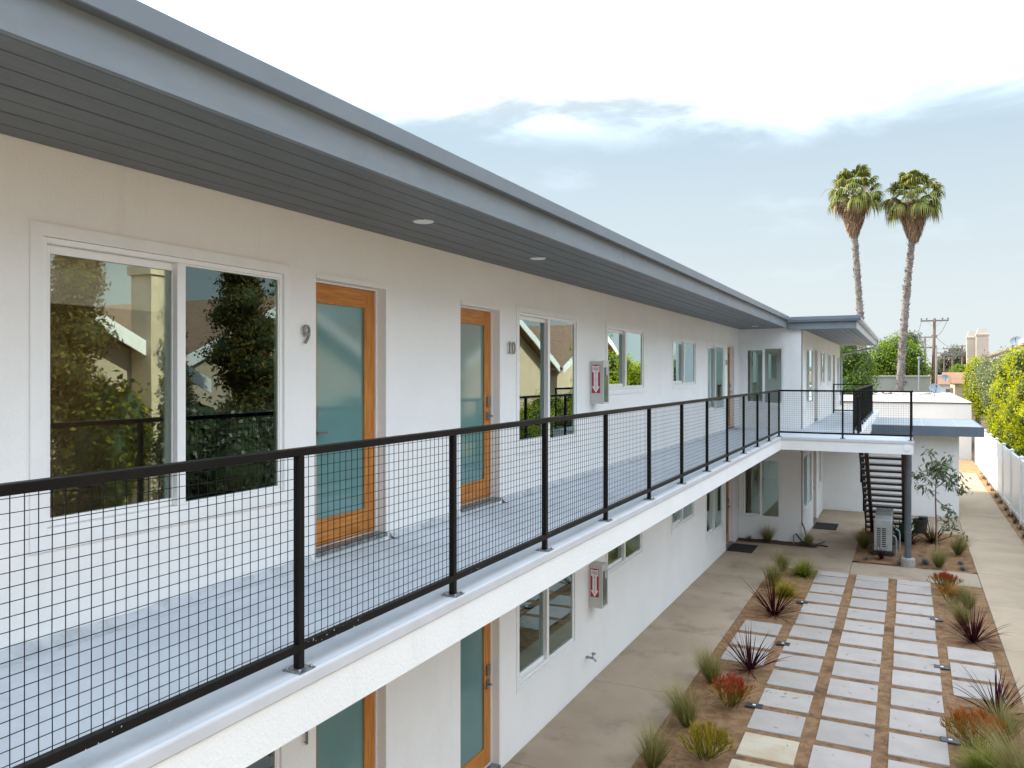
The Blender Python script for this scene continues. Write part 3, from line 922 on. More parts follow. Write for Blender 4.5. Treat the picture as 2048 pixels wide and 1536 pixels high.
def edge(p, q, horiz):
    """Drip edge (pale lip) and stucco beam face below it along a deck edge."""
    if horiz == 'Y':
        x, y0, y1 = p
        lip = [(x - 0.11, ZD + 0.003), (x - 0.012, ZD + 0.003), (x - 0.002, ZD - 0.002), (x, ZD - 0.010), (x, ZD - 0.058), (x - 0.004, ZD - 0.064), (x - 0.0125, ZD - 0.064), (x - 0.0125, ZD - 0.002), (x - 0.11, ZD - 0.001)]
        MB().prism(lip, 'Y', y0, y1).build('drip_edge', M['lip'], bld)
    else:
        y, x0, x1 = p
        lip = [(y + 0.11, ZD + 0.0035), (y + 0.012, ZD + 0.0035), (y + 0.002, ZD - 0.002), (y, ZD - 0.010), (y, ZD - 0.058), (y + 0.004, ZD - 0.064), (y + 0.0125, ZD - 0.064), (y + 0.0125, ZD - 0.002), (y + 0.11, ZD - 0.001)]
        MB().prism(lip, 'X', x0, x1).build('drip_edge', M['lip'], bld)


edge((XD, -6.0, 18.80), None, 'Y')
edge((18.81, XD + 0.001, 0.12), None, 'X')
box('deck_beam', M['stucco'], bld, XD - 0.2, XD - 0.013, -6.0, 18.99, 2.637, ZD - 0.065)
box('deck_beam', M['stucco'], bld, XD - 0.0125, 0.105, 18.824, 18.99, 2.637, ZD - 0.066)
box('deck_beam', M['stucco'], bld, -0.05, 0.1049, 18.991, 20.15, 2.637, ZD - 0.066)
box('deck_beam', M['stucco'], bld, -1.13, -1.0, 20.151, 34.5, 2.60, ZD - 0.002)
box('deck_beam', M['stucco'], bld, -0.999, -0.051, 20.02, 20.15, 2.60, ZD - 0.067)
box('deck_soffit', M['stucco'], bld, XW + 0.002, XD - 0.201, -6.0, YP - 0.003, 2.640, 2.659)
box('deck_soffit', M['stucco'], bld, XD - 0.20, -0.051, 18.992, 20.019, 2.642, 2.659)
box('deck_soffit', M['stucco'], bld, XV + 0.002, -1.131, 20.02, 34.4, 2.643, 2.6585)
MB().prism([(-0.02 + 0.075 * math.cos(t * math.pi / 12), 2.785 + 0.075 * math.sin(t * math.pi / 12)) for t in range(24)], 'Y', 18.812, 18.8235).build('round_cover', M['trim'], bld, bevel=0.003)

# ------------------------------------------------------------------ railing
rail = empty('balcony_railing', (-2.62, 8, ZD), 'black steel railing with square wire mesh along the edge of the upper deck', 'railing')
ZT, PW = 3.988, 0.038


def rail_run(root, p, q, nposts, first=True, last=True, ztop=ZT, zdk=ZD + 0.004, plate=True, dense=0.0482, wr=0.0018):
    p, q = Vector(p), Vector(q)
    d = (q - p)
    ln = d.length
    d.normalize()
    side = Vector((d.y, -d.x, 0))
    pts = [p + d * (ln * i / (nposts - 1)) for i in range(nposts)]
    ov = d * (PW / 2)
    # top and bottom rails
    tr = MB()
    for (zz, hh) in ((ztop - 0.019, 0.038),):
        tr.bar((*(p - ov).xy, zz), (*(q + ov).xy, zz), 0.046, hh)
    tr.build('top_rail', M['black'], root, bevel=0.003)
    br = MB().bar((*(p).xy, zdk + 0.107), (*(q).xy, zdk + 0.107), 0.036, 0.038)
    br.build('bottom_rail', M['black'], root, bevel=0.003)
    for i, c in enumerate(pts):
        if (i == 0 and not first) or (i == nposts - 1 and not last):
            continue
        po = MB().box(c.x - PW / 2, c.x + PW / 2, c.y - PW / 2, c.y + PW / 2, zdk + 0.006, ztop - 0.0385).build('post', M['black'], root, bevel=0.003)
        if plate:
            pl = MB().box(c.x - 0.055, c.x + 0.055, c.y - 0.055, c.y + 0.055, zdk, zdk + 0.006)
            for sx in (-0.04, 0.04):
                for sy in (-0.04, 0.04):
                    pl.lathe((c.x + sx, c.y + sy, zdk + 0.006), [(0.009, 0), (0.009, 0.007), (0.005, 0.012)], 6)
            pl.build('base_plate', M['galv'], po)
    # mesh panels, one per bay
    zb, zt = zdk + 0.126, ztop - 0.038
    for i in range(nposts - 1):
        a = pts[i] + ov
        b = pts[i + 1] - ov
        span = (b - a).length
        nv = int(span / dense)
        mb = MB()
        off0 = (span - nv * dense) / 2
        rr = random.Random(i + int(p.y * 7))
        for k in range(nv + 1):
            c = a + d * (off0 + k * dense) - side * 0.004
            bow = rr.uniform(-0.002, 0.002)
            zm = rr.uniform(zb + 0.2, zt - 0.2)
            mb.tube([(c.x, c.y, zb), (c.x + d.x * bow, c.y + d.y * bow, zm), (c.x, c.y, zt)], wr, 4, False)
        nh = int((zt - zb) / dense)
        for k in range(nh + 1):
            z = zt - 0.012 - k * dense
            if z < zb: break
            A, B = a - side * 0.0, b - side * 0.0
            mb.tube([(A.x, A.y, z), (B.x, B.y, z)], wr, 4, False)
        o = mb.build('wire_mesh', M['wire'], root)
        o['kind'] = 'stuff'
    return pts


DY = 1.4456
rail_run(rail, (-2.62, 2.971 - 4 * DY, 0), (-2.62, 2.971 + 11 * DY, 0), 16)
rail_run(rail, (-2.62, 18.873, 0), (0.054, 18.873, 0), 3, first=False)
rail_run(rail, (0.075, 18.90, 0), (0.075, 20.12, 0), 2, first=False, plate=False)
rf = random.Random(21)
fl = MB()
for c0 in (1.9, 3.05, 3.2, 3.35, 4.7, 6.1, 7.5):
    for k in range(4):
        y, z = c0 + rf.gauss(0, 0.07), ZD + 0.111 + rf.uniform(-0.016, 0.016)
        a, b = rf.uniform(0.0008, 0.003), rf.uniform(0.001, 0.004)
        fl.quad((-2.6008, y - a, z - b), (-2.6008, y + a * 0.7, z - b * 0.6), (-2.6008, y + a, z + b), (-2.6008, y - a * 0.6, z + b * 0.8))
for k in range(60):
    x, y = rf.uniform(-3.9, -2.66), rf.uniform(1.2, 14)
    a = rf.uniform(0.002, 0.006)
    fl.quad((x - a, y - a, ZD + 0.0042), (x + a, y - a * .7, ZD + 0.0042), (x + a * .8, y + a, ZD + 0.0042), (x - a * .7, y + a * .9, ZD + 0.0042))
fl.build('paint_fleck', M['white'], rail)['kind'] = 'stuff'
wrail = empty('walkway_railing', (-1.08, 25, ZD), 'black mesh railing running back beside the wing walkway above the stairs', 'railing')
rail_run(wrail, (-1.14, 20.3, 0), (-1.14, 31.1, 0), 9, plate=False)
rail_run(wrail, (-2.42, 31.1, 0), (-1.14, 31.1, 0), 2, last=False, plate=False)

# ------------------------------------------------------------------ stairs
st = empty('staircase', (-0.5, 22, 0), 'dark open-riser staircase dropping from the landing behind the air conditioners', 'staircase')
for k in range(1, 16):
    z = ZD - 0.1825 * k
    y = 20.1 + 0.26 * k
    MB().box(-1.02, 0.035, y - 0.145, y + 0.135, z - 0.055, z).build('tread', M['treadwood'], st, bevel=0.006)
for x in (-0.875, -0.10):
    sl = -0.1825 / 0.26
    y0_, y1_ = 20.16, 24.05
    zc0 = ZD - 0.1825 * ((y0_ - 20.1) / 0.26)
    zc1 = ZD - 0.1825 * ((y1_ - 20.1) / 0.26)
    mb = MB()
    prof = [(y0_, zc0 - 0.06), (y1_, zc1 - 0.06), (y1_ + 0.12, 0.0), (y1_ - 0.18, 0.0), (y1_ - 0.3, zc1 - 0.24 + 0.21), (y0_, zc0 - 0.31)]
    mb.prism(prof, 'X', x - 0.04, x + 0.04)
    mb.build('stringer', M['treadwood'], st)
for x in (-1.045, 0.06):
    def zst(y): return ZD - 0.1825 * ((y - 20.1) / 0.26)
    mb = MB().bar((x, 20.2, zst(20.2) + 0.98), (x, 24.15, zst(24.15) + 0.98), 0.042, 0.04)
    mb.build('handrail', M['black'], st)
    MB().bar((x, 20.2, zst(20.2) + 0.12), (x, 24.15, zst(24.15) + 0.12), 0.034, 0.034).build('lower_rail', M['black'], st)
    for y in (20.25, 21.55, 22.85, 24.1):
        MB().box(x - 0.019, x + 0.019, y - 0.019, y + 0.019, max(0.0, zst(y) - 0.25), zst(y) + 0.96).build('post', M['black'], st)
    mb = MB()
    y = 20.3
    while y < 24.1:
        mb.tube([(x, y, zst(y) + 0.13), (x, y, zst(y) + 0.96)], 0.0035, 4, False)
        y += 0.075
    for k in range(12):
        h = 0.17 + k * 0.068
        mb.tube([(x, 20.25, zst(20.25) + h), (x, 24.1, zst(24.1) + h)], 0.0035, 4, False)
    o = mb.build('wire_mesh', M['wire'], st)
    o['kind'] = 'stuff'

# support column under the landing
cl = empty('support_column', (0.0, 20.25, 0), 'grey steel pipe column on a concrete footing under the landing corner', 'column')
MB().lathe((0.0, 20.1, 0.18), [(0.07, 0), (0.07, 0.55), (0.076, 0.56), (0.076, 0.60), (0.07, 0.61), (0.07, 2.44)], 18).build('pipe', M['colsteel'], cl, smooth=False)
MB().lathe((0.0, 20.1, 0.0), [(0.155, -0.03), (0.15, 0.16), (0.135, 0.19), (0.05, 0.195)], 18).build('footing', M['concretefoot'], cl)

# ------------------------------------------------------------------ low outbuilding and rear garage
lb = empty('low_outbuilding', (0, 29, 0), 'low white flat-roofed outbuilding with slate blue fascia behind the stairs', 'building')
box('wall', M['stucco'], lb, XV + 0.002, 1.372, 27.4, 30.9, -0.05, 2.52)
box('roof', M['lowroof'], lb, -0.995, 1.955, 26.88, 31.2, 2.66, 2.785)
for b in ((-0.998, 1.985, 26.85, 26.879, 2.50, 2.792), (1.956, 1.985, 26.8795, 31.2, 2.50, 2.791), (-0.99, 1.955, 31.201, 31.23, 2.50, 2.79)):
    MB().box(*b).build('fascia_board', M['bluefascia'], lb, bevel=0.004)
box('soffit', M['trim'], lb, -0.994, 1.954, 26.881, 31.19, 2.521, 2.54)
for x in (0.38, 1.32):
    MB().box(x, x + 0.03, 26.9, 31.15, 2.785, 2.789).build('roof_seam', surf('seam_tape', (0.46, 0.47, 0.47)), lb)
rg = empty('rear_garage', (-3, 54, 0), 'long white flat-roofed garage across the rear of the lot', 'building')
box('wall', M['wallw'], rg, -14.0, 2.88, 46.5, 70.0, -0.05, 2.82)
box('roof', M['rearroof'], rg, -14.05, 2.91, 46.48, 70.02, 2.84, 2.90)
box('drip_edge', M['colsteel'], rg, -14.07, 2.93, 46.45, 46.479, 2.825, 2.885)
rr = random.Random(3)
mbd = MB()
for k in range(60):
    x, y = rr.uniform(-6, 2.6), rr.uniform(63, 69.6)
    if rr.random() < 0.3: y = rr.uniform(52, 69)
    s = rr.uniform(0.05, 0.22)
    a = rr.uniform(0, 3.1)
    mbd.bar((x - s * 2 * math.cos(a), y - s * math.sin(a), 2.915), (x + s * 2 * math.cos(a), y + s * math.sin(a), 2.925), s * 0.5, 0.03)
mbd.build('roof_litter', M['palmdead'], rg, kind='stuff')

# ------------------------------------------------------------------ fence
fe = empty('vinyl_fence', (2.92, 25, 0), 'tall white vinyl privacy fence along the right side path', 'fence')
fy = [5.2 + 2.44 * k for k in range(18)]
for i, y in enumerate(fy):
    if y > 46.6: break
    po = MB().box(2.885, 3.005, y - 0.06, y + 0.06, -0.05, 1.93).build('post', M['vinyl'], fe, bevel=0.006)
    cp = MB().box(2.872, 3.018, y - 0.073, y + 0.073, 1.931, 1.95)
    cp.poly([(2.885, y - .06, 1.95), (3.005, y - .06, 1.95), (2.945, y, 1.99)]).poly([(3.005, y - .06, 1.95), (3.005, y + .06, 1.95), (2.945, y, 1.99)])
    cp.poly([(3.005, y + .06, 1.95), (2.885, y + .06, 1.95), (2.945, y, 1.99)]).poly([(2.885, y + .06, 1.95), (2.885, y - .06, 1.95), (2.945, y, 1.99)])
    cp.build('cap', M['vinyl'], po)
    y2 = y + 2.44
    if y2 > 46.6: break
    MB().box(2.912, 2.978, y + 0.061, y2 - 0.061, 0.03, 0.17).build('bottom_rail', M['vinyl'], fe, bevel=0.005)
    MB().box(2.912, 2.978, y + 0.061, y2 - 0.061, 1.73, 1.87).build('top_rail', M['vinyl'], fe, bevel=0.005)
    nb_ = 8
    wv = (2.44 - 0.124) / nb_
    for k in range(nb_):
        a = y + 0.062 + k * wv
        MB().box(2.927, 2.963, a + 0.0015, a + wv - 0.0015, 0.171, 1.729).build('board', M['vinyl'], fe)

# ------------------------------------------------------------------ small fittings on the walls
def extinguisher(y, z0, label):
    t = empty('fire_extinguisher_cabinet', (XW, y + 0.11, z0), label, 'extinguisher cabinet', 'fire extinguisher cabinets')
    x0, x1, y0, y1, z1 = XW + 0.003, -3.83, y, y + 0.225, z0 + 0.60
    MB().box(x0, x1, y0, y1, z0, z1).build('body', M['cabinet'], t, bevel=0.004)
    dr = frame_box(MB(), 'X', x1, y0 - 0.004, y1 + 0.004, z0 + 0.0, z1 + 0.012, 0.022, -0.016, -0.001).build('door_frame', M['cabinet'], t, bevel=0.003)
    MB().box(x1 + 0.002, x1 + 0.008, y0 + 0.018, y1 - 0.018, z0 + 0.02, z1 - 0.09).build('door_window', M['cabglass'], t)
    MB().box(x1 + 0.002, x1 + 0.012, y0 + 0.018, y1 - 0.018, z1 - 0.09, z1 - 0.01).build('door_panel', M['cabinet'], t)
    MB().bar((x1 + 0.022, y0 + 0.12, z1 - 0.06), (x1 + 0.022, y0 + 0.12, z1 - 0.20), 0.018, 0.014).build('breaker_bar', M['white'], t)
    # sign on the side that faces up the walk
    ys_ = y0 - 0.0015
    sx0, sx1, sz0, sz1 = -3.988, -3.866, z0 + 0.15, z0 + 0.548
    sg = MB().box(sx0, sx1, ys_ - 0.0015, ys_, sz0, sz1).build('sign', M['red'], t)
    cx = (sx0 + sx1) / 2
    w = (sx1 - sx0)
    ya = ys_ - 0.0035
    ar = MB()

    def pl(pts):
        ar.poly([(cx + a * w, ya, sz0 + b * (sz1 - sz0)) for a, b in pts])
    pl([(-0.44, 0.975), (0, 0.945), (0.44, 0.975), (0.44, 0.745), (0.26, 0.735), (-0.26, 0.735), (-0.44, 0.745)][::-1])
    pl([(-0.26, 0.735), (0.26, 0.735), (0.26, 0.235), (-0.26, 0.235)][::-1])
    pl([(-0.47, 0.235), (0.47, 0.235), (0, 0.01)][::-1])
    ar.build('arrow', M['white'], sg)

    def word(s, size, zc_, mat, xs=1.0):
        me = text_mesh(s, size)
        me.materials.clear(); me.materials.append(mat)
        o = obj_from_mesh('lettering', me, (cx, ya - 0.002, zc_), sg)
        o.rotation_euler = (R(90), 0, 0)
        o.scale = (xs, 1.15, 1)
    word('FIRE', 0.052, sz0 + 0.845 * (sz1 - sz0), M['red'], 0.88)
    for k, ch in enumerate('EXTINGUISHER'):
        word(ch, 0.024, sz0 + (0.74 - k * 0.054) * (sz1 - sz0), M['ink'], 1.1)
    return t


extinguisher(10.55, 3.925, 'putty metal fire extinguisher cabinet on the upper wall above the deck railing')
extinguisher(10.50, 1.07, 'putty metal fire extinguisher cabinet on the ground-floor wall below the deck')


def number(s, y, z, label, size=0.205, tilt=0.0):
    t = empty('house_number', (XW, y, z), label, 'house number')
    dx = 0.062 * len(s)
    for i, ch in enumerate(s):
        me = text_mesh(ch, size, 0.006)
        me.materials.clear(); me.materials.append(M['steel'])
        yy = y + (i - (len(s) - 1) / 2) * 0.105
        o = obj_from_mesh('digit', me, (XW + 0.026, yy, z), t)
        o.rotation_euler = (R(90), 0, R(90))
        o.scale = (0.85, 1, 1)
        mp = MB()
        for dz in (0.05, -0.05):
            mp.tube([(XW, yy, z + dz), (XW + 0.022, yy, z + dz)], 0.004, 6)
        mp.build('standoff', M['steel'], t)
    return t


number('9', 4.61, 4.63, 'brushed metal numeral 9 on the wall left of the first upstairs door')
number('10', 8.02, 4.63, 'brushed metal number 10 on the wall right of the second upstairs door')
number('11', 19.86, 4.62, 'small metal number beside the far upstairs door near the corner', 0.17)
number('1', 4.61, 1.66, 'metal numeral on the wall beside the nearest ground-floor door')
number('2', 8.02, 2.02, 'metal numeral beside the ground-floor door, under the deck edge')

hb = empty('hose_bib', (XW, 10.4, 0.39), 'small grey outdoor tap low on the white wall below the cabinet', 'tap')
MB().tube([(XW, 10.40, 0.40), (XW + 0.10, 10.40, 0.40), (XW + 0.15, 10.40, 0.36)], 0.016, 8).build('spout', M['galv'], hb)
MB().tube([(XW + 0.09, 10.40, 0.41), (XW + 0.11, 10.40, 0.46)], 0.01, 6).lathe((XW + 0.112, 10.40, 0.455), [(0.03, 0), (0.034, 0.008), (0.03, 0.016)], 10).build('valve', M['galv'], hb)

for (x0, x1, y0, y1, lb_) in ((-4.0, -3.39, 19.86, 20.78, 'black rubber doormat by the ground-floor door in the inner corner'),
                              (-2.40, -1.79, 23.8, 24.8, 'black rubber doormat in the passage beside the staircase')):
    MB().box(x0, x1, y0, y1, 0.001, 0.016).build('doormat', M['mat'], bevel=0.004, label=lb_, cat='doormat', group='doormats')

# path lights
for (x, y, s) in ((-1.80, 15.99, 'far left'), (-1.80, 13.40, 'middle left'), (-1.80, 10.735, 'near left'), (0.45, 15.92, 'far right'), (0.45, 13.37, 'middle right'), (0.45, 10.74, 'near right')):
    t = empty('path_light', (x, y, 0), 'flat black square ground light at the edge of the pavers, ' + s, 'ground light', 'ground lights beside the pavers')
    MB().box(x - 0.105, x + 0.105, y - 0.07, y + 0.07, 0.0, 0.018).build('housing', M['dark'], t, bevel=0.006)
    MB().box(x - 0.02, x + 0.02, y - 0.02, y + 0.02, 0.0185, 0.022).build('lens', M['white'], t, bevel=0.003)

# air conditioners
def condenser(y0, label, h=0.70):
    x0, x1, y1 = -0.735, -0.345, y0 + 0.85
    t = empty('air_conditioner', ((x0 + x1) / 2, y0 + 0.4, 0), label, 'air conditioner', 'outdoor condenser units')
    MB().box(x0, x1, y0, y1, 0.10, 0.10 + h).build('casing', M['acbody'], t, bevel=0.018)
    MB().box(x0 - 0.05, x1 + 0.05, y0 - 0.05, y1 + 0.05, 0.0, 0.10).build('plinth', M['dark'], t, bevel=0.01)
    MB().box(x0 + 0.006, x1 - 0.006, y0 + 0.01, y1 - 0.01, 0.10 + h, 0.10 + h + 0.02).build('lid', M['acbody'], t, bevel=0.008)
    for c in range(2):
        for r_ in range(10):
            a = x0 + 0.06 + c * 0.115
            z = 0.20 + r_ * 0.047
            MB().box(a, a + 0.085, y0 - 0.004, y0 + 0.004, z, z + 0.026).build('louvre_slot', M['dark'], t)
    for k in range(3):
        a = x0 + 0.06 + k * 0.11
        MB().box(a, a + 0.06, y0 + 0.05, y0 + 0.6, 0.10 + h + 0.021, 0.10 + h + 0.026).build('lid_rib', M['acbody'], t)
    gmb = MB()
    for r_ in range(9):
        gmb.box(x1 - 0.002, x1 + 0.006, y0 + 0.1, y1 - 0.1, 0.17 + r_ * 0.065, 0.19 + r_ * 0.065)
    gmb.build('side_grille', M['dark'], t)
    return t


condenser(21.05, 'pale grey outdoor condenser with slotted end, nearest the pavers')
condenser(22.25, 'pale grey outdoor condenser standing behind the first one', 0.74)
for k, (x, y, h, s) in enumerate(((-0.25, 21.25, 0.42, 'bent'), (-0.18, 21.7, 0.5, 'straight'))):
    MB().tube([(x, y, -0.02), (x, y, h * 0.8), (x - 0.02, y, h), (x - 0.09, y + 0.02, h + 0.04)], 0.021, 8).build(
        'conduit', M['pvc'], label='%s grey conduit stub beside the condenser units' % ('nearer' if k == 0 else 'farther'), cat='pipe', group='conduit stubs')

# nursery pots
pt_ = empty('nursery_pot', (0.30, 24.42, 0), 'large black plastic nursery pot at the back of the planting bed', 'plant pot', 'black nursery pots')
MB().lathe((0.30, 24.42, 0), [(0.15, 0), (0.185, 0.34), (0.20, 0.345), (0.20, 0.375), (0.18, 0.375), (0.165, 0.25)], 20).build('shell', M['pot'], pt_)
pt2 = empty('nursery_pot', (0.40, 24.50, 0.2), 'smaller black nursery pot nested in the large one, tilted', 'plant pot', 'black nursery pots')
o = MB().lathe((0.37, 24.45, 0.25), [(0.09, 0), (0.115, 0.18), (0.122, 0.185), (0.122, 0.205), (0.11, 0.2)], 18).build('shell', M['pot'], pt2)

# pipe and hose at the wing corner
hs = empty('irrigation_valve', (-2.45, 21.4, 0), 'grey irrigation riser with loose black tubing at the wing corner', 'pipework')
MB().tube([(-2.62, 21.45, 0), (-2.62, 21.45, 0.22), (-2.56, 21.45, 0.26), (-2.50, 21.47, 0.20)], 0.018, 8).build('riser', M['pvc'], hs)
MB().tube([(-2.43, 21.5, 0.0), (-2.42, 21.52, 0.32), (-2.44, 21.54, 0.46)], 0.022, 8).build('riser', M['white'], hs)
MB().tube([(-2.43, 21.52, 0.55), (-2.36, 21.45, 0.42), (-2.30, 21.38, 0.2), (-2.30, 21.33, 0.03), (-2.15, 21.4, 0.025), (-1.98, 21.75, 0.025), (-1.93, 21.95, 0.03)], 0.016, 7).build('tubing', M['dark'], hs)
MB().tube([(-2.56, 21.42, 0.27), (-2.42, 21.32, 0.12), (-2.2, 21.3, 0.03), (-1.95, 21.45, 0.025), (-1.80, 21.38, 0.022)], 0.017, 7).build('tubing', M['dark'], hs)
MB().box(-2.45, -2.34, 21.30, 21.42, 0.0, 0.10).build('valve_box', M['dark'], hs, bevel=0.01)


# ------------------------------------------------------------------ foliage builders
def mesh_np(name, verts, faces, mats, cols=None, smooth_=False):
    me = bpy.data.meshes.new(name)
    verts = np.asarray(verts, dtype=np.float32)
    faces = np.asarray(faces, dtype=np.int32)
    nf, k = faces.shape
    me.vertices.add(len(verts))
    me.vertices.foreach_set('co', verts.ravel())
    me.loops.add(nf * k)
    me.loops.foreach_set('vertex_index', faces.ravel())
    me.polygons.add(nf)
    me.polygons.foreach_set('loop_start', np.arange(0, nf * k, k, dtype=np.int32))
    for m in mats:
        me.materials.append(m)
    if cols is not None:
        at = me.color_attributes.new('Col', 'FLOAT_COLOR', 'POINT')
        c4 = np.ones((len(verts), 4), dtype=np.float32)
        c4[:, :3] = cols
        at.data.foreach_set('color', c4.ravel())
    if smooth_:
        me.polygons.foreach_set('use_smooth', [True] * nf)
    me.update(calc_edges=True)
    return me


def leaf_quads(rs, P, Nrm, size, aspect=2.0, fold=0.0):
    """One rhombus leaf per point, lying roughly across its normal."""
    n = len(P)
    u = rs.randn(n, 3)
    u -= (u * Nrm).sum(1, keepdims=True) * Nrm
    u /= np.linalg.norm(u, axis=1, keepdims=True) + 1e-9
    v = np.cross(Nrm, u)
    s = (size * rs.uniform(0.6, 1.35, n))[:, None]
    a = P - u * s * 0.5 * aspect * 0.5
    b = P + v * s * 0.5 * 0.62 + Nrm * s * 0.1
    c = P + u * s * 0.5 * aspect * 0.5
    d = P - v * s * 0.5 * 0.62 + Nrm * s * 0.1
    V = np.stack([a, b, c, d], 1).reshape(-1, 3)
    F = np.arange(4 * n).reshape(n, 4)
    return V, F


def crown(rs, blobs, n, size, shell=0.45, aspect=2.0, jit=0.6):
    """Leaf clumps over a set of ellipsoid blobs (cx,cy,cz,rx,ry,rz)."""
    B = np.array(blobs, float)
    vol = (B[:, 3] * B[:, 4] * B[:, 5]) ** (2 / 3)
    idx = rs.choice(len(B), n, p=vol / vol.sum())
    d = rs.randn(n, 3)
    d /= np.linalg.norm(d, axis=1, keepdims=True)
    r = 1 - shell * rs.rand(n) ** 1.6
    # clumps: push some directions in and out
    ph = rs.rand(3) * 10
    wob = 0.10 * (np.sin(d[:, 0] * 7 + ph[0] + idx) + np.sin(d[:, 1] * 8 + ph[1] + idx * 2) + np.sin(d[:, 2] * 7 + ph[2])) / 1.5
    r = r * (1 + wob)
    P = B[idx, :3] + d * r[:, None] * B[idx, 3:6]
    P += rs.randn(n, 3) * size * 0.6
    nn = d + rs.randn(n, 3) * jit
    nn /= np.linalg.norm(nn, axis=1, keepdims=True)
    return leaf_quads(rs, P, nn, size, aspect)


def rand_blobs(rs, c, rad, n, sub=(0.38, 0.55), inner=True):
    """Many lobes filling an ellipsoid, giving an uneven outline."""
    out = []
    for k in range(n):
        d = rs.randn(3)
        d /= np.linalg.norm(d)
        rr_ = rs.uniform(0.35, 0.78)
        s = rs.uniform(*sub)
        out.append((c[0] + d[0] * rad[0] * rr_, c[1] + d[1] * rad[1] * rr_, c[2] + d[2] * rad[2] * rr_, rad[0] * s, rad[1] * s, rad[2] * s))
    return out


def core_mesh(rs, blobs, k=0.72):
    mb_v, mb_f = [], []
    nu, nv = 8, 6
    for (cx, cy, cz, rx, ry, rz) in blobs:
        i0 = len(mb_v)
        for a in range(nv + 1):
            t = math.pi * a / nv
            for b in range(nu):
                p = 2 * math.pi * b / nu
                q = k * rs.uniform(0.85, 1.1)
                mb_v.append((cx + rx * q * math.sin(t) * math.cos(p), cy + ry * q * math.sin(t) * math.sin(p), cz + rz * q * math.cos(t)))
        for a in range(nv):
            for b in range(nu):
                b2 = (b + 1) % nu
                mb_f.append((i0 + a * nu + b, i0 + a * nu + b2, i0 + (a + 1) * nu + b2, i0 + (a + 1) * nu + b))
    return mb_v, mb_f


def tree(name, base, trunk_h, trunk_r, blobs, n, size, mat, label, cat='tree', group=None, seed=1, core=True, bark='treebark', limbs=5, aspect=2.0, shell=0.45):
    rs_ = np.random.RandomState(seed)
    base = Vector(base)
    t = empty(name, base, label, cat, group)
    V, F = crown(rs_, blobs, n, size, shell=shell, aspect=aspect)
    V = V - np.array(base)
    me = mesh_np('crown', V, F, [mat])
    cr_ = obj_from_mesh('crown', me, base, t)
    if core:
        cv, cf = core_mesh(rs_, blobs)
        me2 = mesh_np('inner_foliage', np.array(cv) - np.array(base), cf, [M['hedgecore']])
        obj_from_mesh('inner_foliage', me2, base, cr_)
    if trunk_h > 0:
        mb = MB()
        j = trunk_r * 0.4
        top = base + Vector((rs_.uniform(-j, j) * 2, rs_.uniform(-j, j) * 2, trunk_h))
        mb.tube([base - Vector((0, 0, 0.1)), base + Vector((0, 0, trunk_h * 0.25)), base.lerp(top, 0.6) + Vector((j, 0, 0)), top], [trunk_r * 1.25, trunk_r, trunk_r * 0.85, trunk_r * 0.6], 9)
        for k in range(limbs):
            b = blobs[rs_.randint(len(blobs))]
            s0 = base.lerp(top, rs_.uniform(0.55, 0.98))
            e = Vector(b[:3])
            m = s0.lerp(e, 0.5) + Vector((0, 0, 0.1 * trunk_h))
            mb.tube([s0, m, e], [trunk_r * 0.5, trunk_r * 0.32, trunk_r * 0.12], 6)
        mb.build('trunk', M[bark], t, smooth=True)
    return t


# --- right-hand hedge beyond the fence: separate clipped shrubs
hy_ = [(26.2, 2.3, 3.3), (30.2, 2.2, 3.9), (34.4, 2.5, 6.2), (38.4, 2.4, 5.8), (42.6, 2.3, 4.7)]
hl = ['lowest of the yellow-green hedge shrubs behind the white fence, nearest the camera', 'low yellow-green hedge shrub behind the fence where it leaves the picture at right',
      'tall yellow-green hedge shrub at the right edge of the picture behind the white fence', 'tall yellow-green hedge shrub in the middle of the row behind the white fence',
      'farthest bright yellow-green hedge shrub, beside the grey-green shrub']
for i, (y, ry, zt) in enumerate(hy_):
    rs_ = np.random.RandomState(100 + i)
    xc, rx = (4.75, 1.55)
    blobs = []
    for k in range(34):
        bx_ = xc + rs_.uniform(-1, 1) * (rx - 0.6)
        by_ = y + rs_.uniform(-1, 1) * (ry - 0.5)
        bz_ = rs_.uniform(0.9, zt - 0.75)
        blobs.append((bx_, by_, bz_, rs_.uniform(0.42, 0.72), rs_.uniform(0.45, 0.8), rs_.uniform(0.42, 0.72)))
    for k in range(16):
        blobs.append((xc - rx + 0.55 + rs_.uniform(-0.1, 0.25), y + rs_.uniform(-1, 1) * (ry - 0.5), rs_.uniform(1.2, zt - 0.9), 0.5, 0.55, 0.55))
    tree('hedge_shrub', (xc, y, 0), 1.4, 0.12, blobs, 30000, 0.09, M['hedge'], hl[i], 'shrub', 'yellow-green hedge shrubs behind the fence', 200 + i, aspect=1.8)
for i, (x, y, zt) in enumerate(((5.6, 17.5, 3.6), (5.8, 21.5, 3.4), (5.6, 4.0, 3.6), (5.3, 13.2, 3.9))):
    rs_ = np.random.RandomState(130 + i)
    tree('boundary_shrub', (x, y, 0), 1.2, 0.1, rand_blobs(rs_, (x, y, zt * 0.55), (1.0, 2.2, zt * 0.46), 16), 7000, 0.12, M['farleaf'],
         ['dark green shrub behind the fence beside the broad cypress', 'dark green shrub behind the fence between cypress and hedge', 'dark green shrub behind the fence nearest the camera', 'dark green shrub at the foot of the broad cypress'][i], 'shrub', 'dark shrubs along the side boundary', 140 + i)

